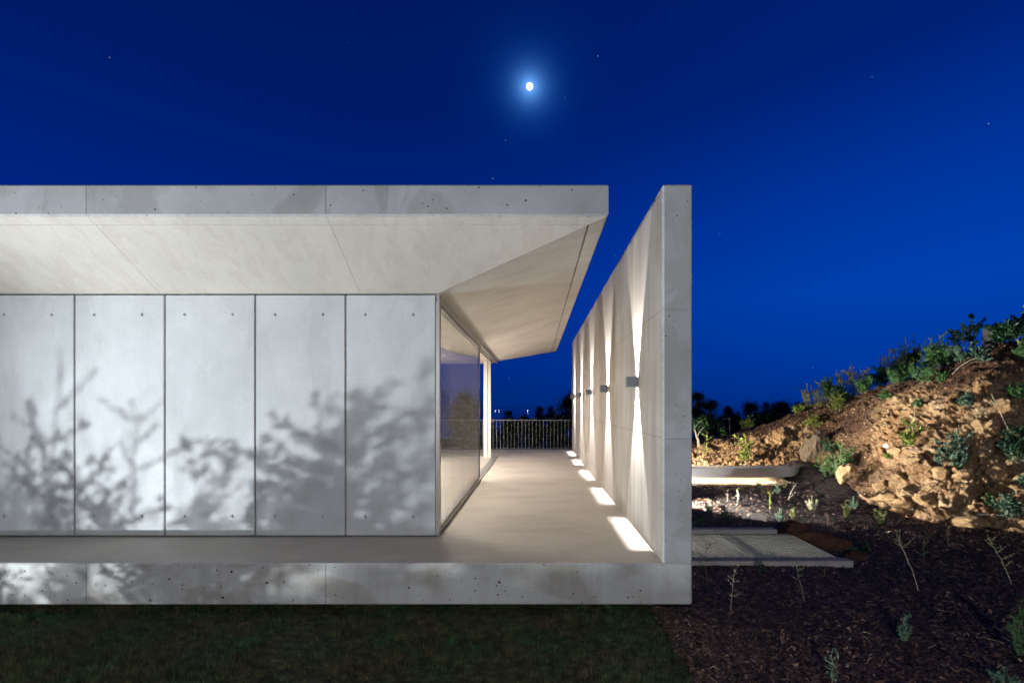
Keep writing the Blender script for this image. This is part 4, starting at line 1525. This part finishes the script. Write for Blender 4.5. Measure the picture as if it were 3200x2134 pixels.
# shrubs and grasses in front of the facade, left of the camera
for i, (x, y, h, w, kd, dn, lab) in enumerate([
    (-5.36, 2.60, .86, .56, 'shrub', 2.3, 'garden shrub on the lawn left of the camera, largest one'),
    (-5.04, 2.80, .78, .46, 'shrub', 1.7, 'garden shrub on the lawn nearest to the house corner'),
    (-5.18, 2.45, .90, .40, 'seedling', 2.4, 'thin tall sapling rising out of the largest garden shrub'),
    (-5.72, 2.65, .66, .16, 'seedling', 2.0, 'thin sapling on the lawn with a bent top'),
    (-5.86, 2.60, .62, .22, 'broad', .45, 'small garden shrub on the lawn behind the lamp'),
    (-6.14, 2.60, .80, .16, 'seedling', 3.0, 'thin sapling with big leaves left of the camera'),
    (-6.22, 2.70, .60, .30, 'shrub', .6, 'leafy garden shrub second from the left end of the bed'),
    (-6.50, 2.70, .84, .40, 'shrub', 2.0, 'tall garden shrub on the lawn farthest from the house corner'),
    (-6.44, 2.50, .94, .30, 'seedling', 2.6, 'tall thin sapling beside the leftmost garden shrub'),
    (-5.62, 2.25, .34, .50, 'shrub', .5, 'low spreading shrub on the lawn before the garden lamp'),
    (-6.20, 2.20, .30, .44, 'shrub', .3, 'low dense shrub on the lawn beside the garden lamp'),
    (-5.20, 2.20, .31, .50, 'shrub', .6, 'low rounded shrub on the lawn in front of the larger one'),
    (-5.86, 1.95, .20, .34, 'shrub', .22, 'low shrub of the garden bed, fourth from its right end'),
    (-5.56, 1.95, .235, .36, 'shrub', 1.0, 'low shrub of the garden bed, third from its right end'),
    (-5.24, 1.95, .235, .36, 'shrub', 1.5, 'low shrub of the garden bed, second from its right end'),
    (-4.92, 1.95, .235, .36, 'shrub', 1.5, 'low shrub at the right end of the garden bed'),
    (-6.22, 1.95, .19, .34, 'shrub', .25, 'sparse low shrub of the garden bed beside the lamp'),
    (-6.50, 1.95, .20, .30, 'shrub', .3, 'sparse low shrub at the left end of the garden bed'),
]):
    plant(0, 0, h, w, kd, 'green', lab, at_p=(x, y, GZ), dens=dn, group='garden shrubs left of the camera', ls=1.0)


# ------------------------------------------------------------------ rocks
def rock_mat(name, c1, c2, c3):
    m, n, b, out = new_mat(name)
    lk = n.links.new
    t = node(n, 'ShaderNodeTexCoord')
    n1 = node(n, 'ShaderNodeTexNoise', inp={'Scale': 5.0, 'Detail': 8.0, 'Roughness': 0.65})
    lk(t.outputs['Object'], n1.inputs['Vector'])
    r = ramp(n, [(0.28, c1), (0.5, c2), (0.74, c3)])
    lk(n1.outputs['Fac'], r.inputs[0])
    lk(r.outputs[0], b.inputs['Base Color'])
    b.inputs['Roughness'].default_value = 0.95
    b.inputs['Specular IOR Level'].default_value = 0.15
    n3 = node(n, 'ShaderNodeTexNoise', inp={'Scale': 40.0, 'Detail': 8.0})
    lk(t.outputs['Object'], n3.inputs['Vector'])
    bp = node(n, 'ShaderNodeBump', inp={'Strength': 0.8, 'Distance': 0.02})
    lk(n3.outputs['Fac'], bp.inputs['Height'])
    lk(bp.outputs[0], b.inputs['Normal'])
    return m


RM = {
    'ochre': rock_mat('ochre_limestone', (0.26, 0.14, 0.065), (0.40, 0.26, 0.13), (0.50, 0.37, 0.22)),
    'grey': rock_mat('grey_limestone', (0.07, 0.05, 0.032), (0.12, 0.092, 0.064), (0.17, 0.145, 0.11)),
    'red': rock_mat('red_sandstone', (0.05, 0.022, 0.016), (0.09, 0.043, 0.03), (0.14, 0.075, 0.055)),
    'white': rock_mat('white_stone', (0.5, 0.46, 0.4), (0.6, 0.56, 0.5), (0.7, 0.66, 0.6)),
}


def rock_mesh(seed, sub=4):
    bm = bmesh.new()
    bmesh.ops.create_icosphere(bm, subdivisions=sub, radius=1.0)
    v = np.array([p.co[:] for p in bm.verts])
    rg = np.random.default_rng(seed)
    nr = rg.normal(0, 1, (17, 3))
    nr /= np.linalg.norm(nr, axis=1, keepdims=True)
    dd = rg.uniform(.58, 1.0, 17)
    dot = v @ nr.T
    r = np.min(np.where(dot > .05, dd / np.maximum(dot, .05), 9), axis=1)
    r = np.clip(r, .4, 1.25)
    r *= 1 + .10 * fbm(v * 2.2 + seed, 4, seed) + .03 * fbm(v * 9, 2, seed + 3)
    v = v * r[:, None]
    for p, q in zip(bm.verts, v):
        p.co = q
    me = bpy.data.meshes.new('rock')
    bm.to_mesh(me)
    bm.free()
    return me


ROCKS = [rock_mesh(s) for s in range(8)]


def rock(px, py, w, h, mat, label, i, sink=.3, dpt=.8, rot=0.0, name='rock', group=None, tilt=(0, 0)):
    p = ground_at(px, py)
    if p is None:
        print('no ground for rock', px, py)
        return
    k = p.y / F
    me = ROCKS[i % 8].copy()
    me.materials.append(RM[mat])
    o = link(name, me)
    o.location = p + Vector((0, 0, h * k * (.5 - sink)))
    o.scale = (w * k * .55, w * k * .55 * dpt, h * k * .55)
    o.rotation_euler = (tilt[0], tilt[1], rot)
    tag(o, label, 'rock', group)
    return o


GR = 'rocks in the bank'
for i, (px, py, w, h, mat, lab) in enumerate([
    (2804, 1418, 50, 36, 'ochre', 'flat pale ochre rock below the yellow green plant by the cane'),
    (2773, 1394, 22, 17, 'white', 'small white stone on the bank left of the yellow green plant'),
    (2863, 1440, 44, 40, 'ochre', 'hollow shadowed ochre rock left of the lush pale green shrub'),
    (2941, 1488, 52, 46, 'ochre', 'rounded ochre rock just below the lush pale green shrub'),
    (3012, 1492, 54, 44, 'ochre', 'pointed ochre rock right below the lush pale green shrub'),
    (3070, 1344, 44, 44, 'ochre', 'wedge shaped shadowed rock high on the right of the bank'),
    (3108, 1340, 46, 56, 'ochre', 'tall bright rock beside the wedge shaped one'),
    (3104, 1486, 46, 38, 'ochre', 'shadowed ochre rock below the dark shrub by the right edge'),
    (2804, 1514, 46, 38, 'ochre', 'ochre rock on the lower bank above the pointed splinter'),
    (2755, 1524, 46, 36, 'ochre', 'wedge rock on the lower left of the rocky bank'),
    (2813, 1545, 24, 32, 'ochre', 'pointed bright splinter of rock near the toe of the bank'),
    (2768, 1557, 84, 30, 'ochre', 'long flat rock lying at the toe of the bank'),
    (2817, 1578, 62, 34, 'ochre', 'broad toe rock touching the mulch above the pale pipe'),
    (2901, 1570, 64, 40, 'ochre', 'shadowed rock at the toe above the middle of the pipe'),
    (3016, 1628, 96, 44, 'ochre', 'big ochre rock sticking out below the pale pipe'),
    (3012, 1542, 42, 34, 'ochre', 'round ochre rock beside the black hose'),
    (2912, 1526, 44, 32, 'ochre', 'ochre rock between the two black hoses'),
    (3177, 1356, 52, 44, 'ochre', 'blocky bright rock by the right edge beside the leaning cane'),
    (3177, 1534, 48, 36, 'ochre', 'brown rock behind the blue green sprig at the right edge'),
    (2640, 1486, 66, 58, 'ochre', 'large ochre block at the toe of the bank beside the green shrub'),
]):
    rock(px, py, w, h, mat, lab, i, rot=i * 1.7, group=GR)
rock(2540, 1416, 84, 150, 'grey', 'large grey boulder standing at the corner of the lit hollow', 3, sink=.5, dpt=.9, rot=.6, name='boulder')
rock(2478, 1682, 92, 84, 'red', 'red brown rock overlapping the corner of the grating', 1, sink=.25, dpt=1.0, rot=.3)
rock(2590, 1708, 130, 58, 'red', 'low long red rock right of the grating', 5, sink=.3, dpt=.7, rot=2.2)
rock(2668, 1742, 60, 34, 'red', 'small red stone in the mulch beyond the kerb end', 6, sink=.35)
rock(3122, 1608, 30, 20, 'red', 'small brown stone near the right end of the pale pipe', 2, sink=.35)

# loose stones on the slope
ns_ = 4200
si = rng.integers(60, NS - 60, ns_)
ui = rng.integers(24, 285, ns_)
ii = si * NU + ui
kk = (rk[ii] > .25) | (rng.uniform(0, 1, ns_) < .22)
ii = ii[kk]
sz = .008 + .034 * rng.uniform(0, 1, len(ii)) ** 2.2
OV2 = np.array([[1, 0, 0], [-.2, .95, .1], [-.9, -.4, 0], [.3, -.9, .1], [.1, .1, .7], [0, 0, -.6]])
OF2 = np.array([[0, 1, 4], [1, 2, 4], [2, 3, 4], [3, 0, 4], [1, 0, 5], [2, 1, 5], [3, 2, 5], [0, 3, 5]])
ang = rng.uniform(0, 6.28, len(ii))
tlt = rng.uniform(-.9, .9, len(ii))
V2 = OV2[None] * rng.uniform(.6, 1.3, (len(ii), 6, 1)) * np.stack([np.ones(len(ii)), rng.uniform(.5, 1, len(ii)), rng.uniform(.5, 1.1, len(ii))], 1)[:, None]
ca, sa, ct, st_ = [q[:, None] for q in (np.cos(ang), np.sin(ang), np.cos(tlt), np.sin(tlt))]
x_, y_, z_ = V2[..., 0], V2[..., 1], V2[..., 2]
y_, z_ = y_ * ct - z_ * st_, y_ * st_ + z_ * ct
x_, y_ = x_ * ca - y_ * sa, x_ * sa + y_ * ca
V2 = np.stack([x_, y_, z_], -1) * sz[:, None, None] + (Pd[ii] + Nf[ii] * (sz * .25)[:, None])[:, None]
F2 = (np.arange(len(ii)) * 6)[:, None, None] + OF2[None]
m, n, b, out = new_mat('loose_stone')
g = node(n, 'ShaderNodeNewGeometry')
r = ramp(n, [(0.0, (0.14, 0.075, 0.04)), (0.5, (0.36, 0.23, 0.12)), (1.0, (0.52, 0.40, 0.26))])
n.links.new(g.outputs['Random Per Island'], r.inputs[0])
n.links.new(r.outputs[0], b.inputs['Base Color'])
b.inputs['Roughness'].default_value = 0.95
tag(link('loose_stones', np_mesh('loose_stones', V2.reshape(-1, 3), F2.reshape(-1, 3), m, 3)), 'loose ochre stones scattered over the rocky bank', 'stones', kind='stuff')

# dead twigs and roots lying on the slope
mb = MB()
pr = random.Random(12)
for i in range(520):
    si, ui = pr.randrange(60, NS - 60), pr.randrange(26, 296)
    p = Vector(Pd[si * NU + ui])
    n_ = Vector(Nf[si * NU + ui])
    dv = Vector((pr.gauss(0, 1), pr.gauss(0, 1), pr.gauss(0, .7)))
    dv = (dv - n_ * dv.dot(n_)).normalized() * pr.uniform(.06, .30)
    bend = n_.cross(dv) * pr.uniform(-.35, .35)
    r_ = pr.uniform(.0016, .005)
    mb.tube([p + n_ * .012, p + dv * .5 + bend + n_ * pr.uniform(.01, .07), p + dv + n_ * pr.uniform(-.01, .05)], [r_, r_ * .8, r_ * .4], 4, cap=False)
tag(mb.build('dead_twigs', M_STEM), 'dead twigs and roots littering the rocky bank', 'twigs', kind='stuff')

# ------------------------------------------------------------------ curved bench with light under it
bench = empty('curved_bench', (4, 11.6, -.4), 'curved low concrete bench behind the wall, lit warmly from below', 'bench')


def bench_outline(inset):
    pts = [(1.56, 11.40 + inset)]
    for i in range(15):
        a = -math.pi / 2 + math.pi / 2 * i / 14
        pts.append((5.2 + (1.25 - inset) * math.cos(a), 11.88 + (.48 - inset) * math.sin(a)))
    pts += [(1.56, 11.88)]
    return pts


def prism(pts, z0, z1, ch=0.0):
    mb = MB()
    n = len(pts)
    mb.add([(x, y, z0) for x, y in pts] + [(x, y, z1) for x, y in pts],
           [tuple(range(n))[::-1], tuple(range(n, 2 * n))] + [(i, (i + 1) % n, n + (i + 1) % n, n + i) for i in range(n)])
    return mb


o = prism(bench_outline(0), -.20, .02).build('seat_slab', C_BENCH, bench)
o.location = (-4, -11.6, .4)
o = prism(bench_outline(.16), -.6, -.201).build('base', C_BENCH, bench)
o.location = (-4, -11.6, .4)
xg = rng.uniform(1.6, 5.9, 5200)
yg = rng.normal(11.30, .11, 5200)
kx = yg < 11.56
xg, yg = xg[kx], yg[kx] + .10 * np.clip(xg[kx] - 4.6, 0, None) ** 2 * .9
rgv = rng.uniform(.010, .024, len(xg))
zg = mulch_z(xg, yg) + rgv * .5 + .012
OV = np.array([[1, 0, 0], [-.2, .95, 0], [-.9, -.4, 0], [.3, -.9, .1], [0, .1, .7], [0, 0, -.6]])
OF = np.array([[0, 1, 4], [1, 2, 4], [2, 3, 4], [3, 0, 4], [1, 0, 5], [2, 1, 5], [3, 2, 5], [0, 3, 5]])
ag = rng.uniform(0, 6.28, len(xg))
ca, sa = np.cos(ag)[:, None], np.sin(ag)[:, None]
gv = np.stack([OV[None, :, 0] * ca - OV[None, :, 1] * sa, OV[None, :, 0] * sa + OV[None, :, 1] * ca, np.broadcast_to(OV[None, :, 2], (len(xg), 6))], -1) * rgv[:, None, None] + np.stack([xg, yg, zg], 1)[:, None]
gf = (np.arange(len(xg)) * 6)[:, None, None] + OF[None]
tag(link('gravel', np_mesh('gravel', gv.reshape(-1, 3), gf.reshape(-1, 3), flat_mat('pale_gravel', (0.5, 0.42, 0.34), .9, var=.3, scale=30), 3)), 'pale gravel strip glowing in the light under the curved bench', 'gravel', kind='stuff')
light('garden_spot_bench', 'SPOT', (2.95, 10.25, -.22), 110, (0.93, 0.96, 1.0), target=(3.75, 11.4, .18), spot_size=R(50), spot_blend=0.25, shadow_soft_size=.03)
light('bench_led', 'AREA', (3.3, 11.42, -.215), 50, (1.0, 0.70, 0.42), target=(3.3, 11.45, -1), shape='RECTANGLE', size=4.6, size_y=.03)

# ------------------------------------------------------------------ grating over a lit pit
gr = empty('metal_grating', (2.6, 5.9, -.4), 'pale metal grating over a lit pit between two concrete kerbs', 'grating')
o_ = (-2.6, -5.9, .4)
mb = MB()
mb.cbox(1.5, 3.80, 5.78, 5.905, -.62, -.362, .008)
a = mb.build('front_kerb', C_GARDEN, gr)
mb = MB()
mb.cbox(1.5, 3.5, 7.0, 7.16, -.62, -.298, .012)
b_ = mb.build('rear_kerb', C_GARDEN, gr)
mb = MB()
nb = 0
x = 1.56
while x < 3.70:
    mb.box(x - .0025, x + .0025, 5.916, 6.99, -.395, -.363)
    x += .0545
y = 5.95
while y < 6.98:
    mb.box(1.55, 3.70, y - .002, y + .002, -.394, -.366)
    y += .0625
c_ = mb.build('grating_bars', M_GRATE, gr)
mb = MB()
mb.box(1.55, 3.71, 5.907, 5.914, -.40, -.360)
mb.box(1.55, 3.71, 6.991, 6.998, -.40, -.360)
mb.box(2.74, 2.86, 5.915, 6.99, -.50, -.398)
d_ = mb.build('frame', M_LAMP, gr)
mb = MB()
mb.box(1.3, 3.9, 5.75, 7.2, -1.05, -1.0)
mb.box(1.3, 1.4, 5.75, 7.2, -.999, -.55)
mb.box(3.75, 3.9, 5.75, 7.2, -.999, -.47)
mb.box(1.405, 3.745, 5.75, 5.85, -.999, -.63)
mb.box(1.405, 3.745, 7.05, 7.2, -.999, -.63)
e_ = mb.build('pit', C_GARDEN, gr)
for q in (a, b_, c_, d_, e_):
    q.location = o_
light('pit_lamp', 'POINT', (3.0, 6.0, -.85), 8, (1.0, 0.97, 0.88), shadow_soft_size=.04)
light('pit_lamp', 'POINT', (1.9, 6.1, -.85), 12, (1.0, 0.93, 0.80), shadow_soft_size=.04)

# ------------------------------------------------------------------ pipe, canes, hoses, post
def on_surf(pts, lift):
    out = []
    for px, py in pts:
        p = ground_at(px, py)
        if p is not None:
            out.append(p + Vector((-.3, -.4, .8)) * lift)
    return out


def thing_tube(name, path, r, mat, label, cat, n=6):
    mb = MB()
    mb.tube(path, r, n)
    o = mb.build(name, mat, None, True, origin=tuple(path[0]))
    tag(o, label, cat)


a = ground_at(2845, 1600) + Vector((0, 0, .06))
b_ = ground_at(3138, 1630) + Vector((0, 0, .10))
thing_tube('plastic_pipe', [a, (a + b_) / 2 + Vector((0, 0, -.012)), b_], .011, flat_mat('pale_plastic', (0.5, 0.48, 0.45), .4), 'pale straight plastic pipe lying along the foot of the rocky bank', 'pipe')
M_CANE = flat_mat('bamboo', (0.34, 0.27, 0.18), .6, var=.2, scale=14)
M_HOSE = flat_mat('black_hose', (0.012, 0.012, 0.012), .5)
a, b_ = ground_at(3171, 1384), ground_at(3171, 1384)
thing_tube('bamboo_cane', [b_, b_ + Vector(((3115 - 3171) * b_.y / F, .1, 155 * b_.y / F))], .008, M_CANE, 'leaning bamboo cane on the rocks near the right edge', 'cane')
b_ = ground_at(2851, 1348)
thing_tube('bamboo_cane', [b_, b_ + Vector((9 * b_.y / F, -.02, 90 * b_.y / F))], .007, M_CANE, 'upright thin bamboo cane in the yellow green plant', 'cane')
thing_tube('dead_branch', on_surf([(2974, 1176), (2998, 1152), (3030, 1132), (3062, 1122)], .05), [.006, .006, .005, .003], M_STEMP, 'thin dead branch lying on the soil below the post', 'branch')
thing_tube('irrigation_hose', on_surf([(3012, 1590), (3016, 1560), (3026, 1510), (3044, 1480), (3066, 1458), (3100, 1430), (3126, 1412)], .05), .007, M_HOSE, 'black irrigation hose curving up the right of the bank', 'hose')
thing_tube('irrigation_hose', on_surf([(2862, 1600), (2880, 1570), (2905, 1538), (2940, 1510), (2985, 1482)], .05), .007, M_HOSE, 'black irrigation hose on the lower middle of the bank', 'hose')
thing_tube('irrigation_hose', [ground_at(x_, y_) + Vector((0, 0, .02)) for x_, y_ in ((2170, 1868), (2180, 1850), (2205, 1838), (2240, 1836), (2270, 1846))], .008, M_HOSE, 'dark hose loop on the mulch beside the slab corner', 'hose')
p = ground_at(3092, 1076) or Vector((9.4, 10.1, 2.7))
k = p.y / F
mb = MB()
mb.cbox(-11 * k, 13 * k, -.09, .09, -.25, 46 * k, .006)
post = mb.build('fence_post', flat_mat('dark_timber', (0.02, 0.017, 0.015), .8, var=.25), None, False)
post.location = p
post.rotation_euler = (0, 0, .35)
tag(post, 'square dark timber post on the crest of the bank', 'post')
thing_tube('fence_wire', [p + Vector((.1, 0, 34 * k)), p + Vector((1.2, -.8, 48 * k))], .003, M_LAMP, 'upper thin wire running right from the timber post', 'wire', 4)
thing_tube('fence_wire', [p + Vector((.1, 0, 12 * k)), p + Vector((1.2, -.8, 26 * k))], .003, M_LAMP, 'lower thin wire running right from the timber post', 'wire', 4)

# pipe end under the slab
mb = MB()
mb.tube([(1.02, 4.78, -.435), (1.10, 4.76, -.435), (1.16, 4.75, -.44)], [.026, .026, .028], 12)
tag(mb.build('drain_pipe', flat_mat('grey_plastic', (0.22, 0.23, 0.25), .5), None, True), 'short grey drain pipe under the right end of the floor slab', 'pipe')

# ------------------------------------------------------------------ lamp post, boats and dark trees beyond
def at(px, py, y):
    return EYE + Vector(((px - 1675) / F, 1.0, -(py - 1266) / F)) * y


p = at(2280, 1308, 26)
lp = empty('street_lamp', (p.x, p.y, hill_z(np.array(p.x), np.array(p.y)).item()), 'slim pale street lamp with flat head among the dark trees', 'street lamp')
mb = MB()
hz = p.z - lp.location.z
mb.tube([(0, 0, -.5), (0, 0, hz)], [.028, .024], 10)
mb.build('pole', M_RAIL, lp, True)
mb = MB()
mb.cbox(-.37, -.07, -.06, .06, hz - .026, hz + .009, .008)
mb.cbox(-.072, .04, -.04, .04, hz - .052, hz + .026, .008)
mb.build('lamp_head', M_RAIL, lp)
light('post_spot', 'SPOT', (p.x - 1.6, p.y - 3.4, p.z - .9), 330, (0.85, 0.9, 1.0), target=(p.x, p.y, p.z - .4), spot_size=R(20), spot_blend=.4, shadow_soft_size=.05)  # unseen spot added to make the street lamp pole stand out pale

M_HULL = flat_mat('dark_hull', (0.02, 0.022, 0.025), .6)
M_GLOW = emit_mat('deck_lamp', (0.85, 0.95, 1.0), 9.0)
for px, lab in ((1548, 'fishing boat with bright lamp, left one of the close pair on the sea'), (1552, 'fishing boat with bright lamp, right one of the close pair on the sea'), (1649, 'fishing boat with the brightest lamp on the sea, alone')):
    y = 4700 if px < 1600 else 4800
    bt = empty('fishing_boat', ((px - 1675) / F * y, y + (300 if px == 1552 else 0), -60), lab, 'boat', 'boats out on the sea')
    mb = MB()
    L_, Wb = 7.0, 2.2
    pts = [(-L_, -Wb * .8), (L_ * .5, -Wb), (L_, 0), (L_ * .5, Wb), (-L_, Wb * .8)]
    n_ = 5
    mb.add([(x_ * .85, y_ * .7, -.4) for x_, y_ in pts] + [(x_, y_, 1.5) for x_, y_ in pts], [tuple(range(n_))[::-1], tuple(range(n_, 2 * n_))] + [(i, (i + 1) % n_, n_ + (i + 1) % n_, n_ + i) for i in range(n_)])
    mb.build('hull', M_HULL, bt)
    mb = MB()
    mb.cbox(-4.5, -1, -1.3, 1.3, 1.5, 4.0, .15)
    mb.tube([(0, 0, 1.5), (0, 0, 6.5)], .08, 6)
    mb.build('cabin', M_HULL, bt)
    me = bpy.data.meshes.new('lamp')
    bm = bmesh.new()
    bmesh.ops.create_icosphere(bm, subdivisions=2, radius=2.6 if px > 1600 else 1.9)
    bm.to_mesh(me)
    bm.free()
    me.materials.append(M_GLOW)
    o = link('lamp', me, bt)
    o.location = (0, 0, 7.5 if px != 1552 else 9)


def tree(px, ytop, wpx, y, label, seed, shape=1.0, conifer=False, group='dark trees beyond the terrace'):
    """dark tree: tapered trunk, limbs and a crown of leaf clumps; the foot stands on the falling hill"""
    x = (px - 1675) / F * y
    zb = float(hill_z(np.array(x), np.array(y)))
    zt = 1.5 - (ytop - 1266) / F * y
    h = zt - zb
    w = wpx / F * y
    rg = np.random.default_rng(seed)
    root = empty('dark_tree', (x, y, zb), label, 'tree', group)
    mb = MB()
    tr = max(.06, h * .03)
    mb.tube([(0, 0, -.3), (rg.normal(0, .03) * h, 0, h * .4), (rg.normal(0, .04) * h, 0, h * .92)], [tr, tr * .7, tr * .2], 7)
    cl = []
    for i in range(26):
        t = rg.uniform(.18, .96)
        rad = (w / 2) * (math.sin(min(1, (1.02 - t) * 1.5) * math.pi / 2) if not conifer else (1.02 - t) * 1.15)
        a = rg.uniform(0, 6.283)
        r_ = rad * rg.uniform(.25, .95)
        c0 = np.array([math.cos(a) * r_, math.sin(a) * r_, h * t])
        mb.tube([(0, 0, h * t * .75), tuple(c0 * np.array([.5, .5, 1]) - np.array([0, 0, .06 * h])), tuple(c0)], [tr * .3, tr * .2, tr * .06], 4, cap=False)
        cl.append((c0, w * rg.uniform(.10, .2)))
    cl.append((np.array([0, 0, h * .95]), w * .1))
    mb.build('trunk', M_BARK, root, True)
    pos, dr = [], []
    for c0, s_ in cl:
        n = 190
        g_ = rg.normal(0, 1, (n, 3)) * np.array([s_, s_, s_ * .75]) * .75
        pos.append(c0 + g_)
        dr.append(g_ / s_ + rg.normal(0, .6, (n, 3)))
    pos, dr = np.concatenate(pos), np.concatenate(dr)
    ll = np.clip(w * .075, .05, .5)
    Q = leaf_quads(pos, dr, ll * rg.uniform(.6, 1.3, len(pos)), ll * .5 * rg.uniform(.6, 1.3, len(pos)), rg)
    link('crown', np_mesh('crown', Q.reshape(-1, 3), np.arange(len(Q) * 4).reshape(-1, 4), LM['tree'], 4), root)


for i, (px, yt, w, y, lab) in enumerate([
    (1590, 1287, 46, 34, 'small round dark tree standing alone below the left boat lights'),
    (1640, 1303, 60, 36, 'low dark bush between the lone small tree and the pair of trees'),
    (1688, 1273, 46, 38, 'left one of the pair of dark trees near the concrete wall'),
    (1722, 1268, 44, 38, 'right one of the pair of dark trees near the concrete wall'),
    (1785, 1236, 100, 30, 'largest dark tree beside the far end of the concrete wall'),
    (1462, 1226, 110, 30, 'large dark tree seen through the window beside its free edge'),
    (1376, 1218, 90, 28, 'dark tree seen through the window by the facade corner'),
    (1300, 1232, 110, 29, 'dark tree behind the house, hidden by the facade'),
    (1420, 1290, 70, 25, 'low dark bush seen through the window between two larger trees'),
    (1530, 1312, 70, 24, 'low dark bush behind the railing next to the white column'),
    (1600, 1318, 80, 23, 'low dark bush behind the middle of the railing'),
    (1670, 1314, 80, 22, 'low dark bush behind the railing below the pair of trees'),
    (1750, 1306, 90, 22, 'low dark bush behind the railing by the concrete wall'),
    (2180, 1232, 84, 32, 'tallest dark tree right beside the concrete wall'),
    (2222, 1256, 70, 34, 'dark tree on the right slope of the tallest one by the wall'),
    (2275, 1270, 52, 70, 'flat topped dark pine behind the street lamp'),
    (2345, 1264, 90, 60, 'broad dark tree right of the street lamp'),
    (2394, 1255, 44, 55, 'narrow dark tree between two broad ones on the horizon'),
    (2440, 1258, 90, 50, 'broad dark tree behind the low end of the bank'),
    (2500, 1262, 80, 45, 'dark tree half hidden by the low end of the planted crest'),
    (2300, 1300, 110, 40, 'low dark bush behind the foot of the street lamp'),
    (2400, 1300, 120, 36, 'low dark bush behind the small bright leafy shrub'),
    (2210, 1310, 90, 27, 'low dark bush behind the small tree with the pale trunk'),
]):
    tree(px, yt, w, y, lab, 100 + i, group='dark trees beyond the terrace' if px < 1900 else 'dark trees beyond the bank')
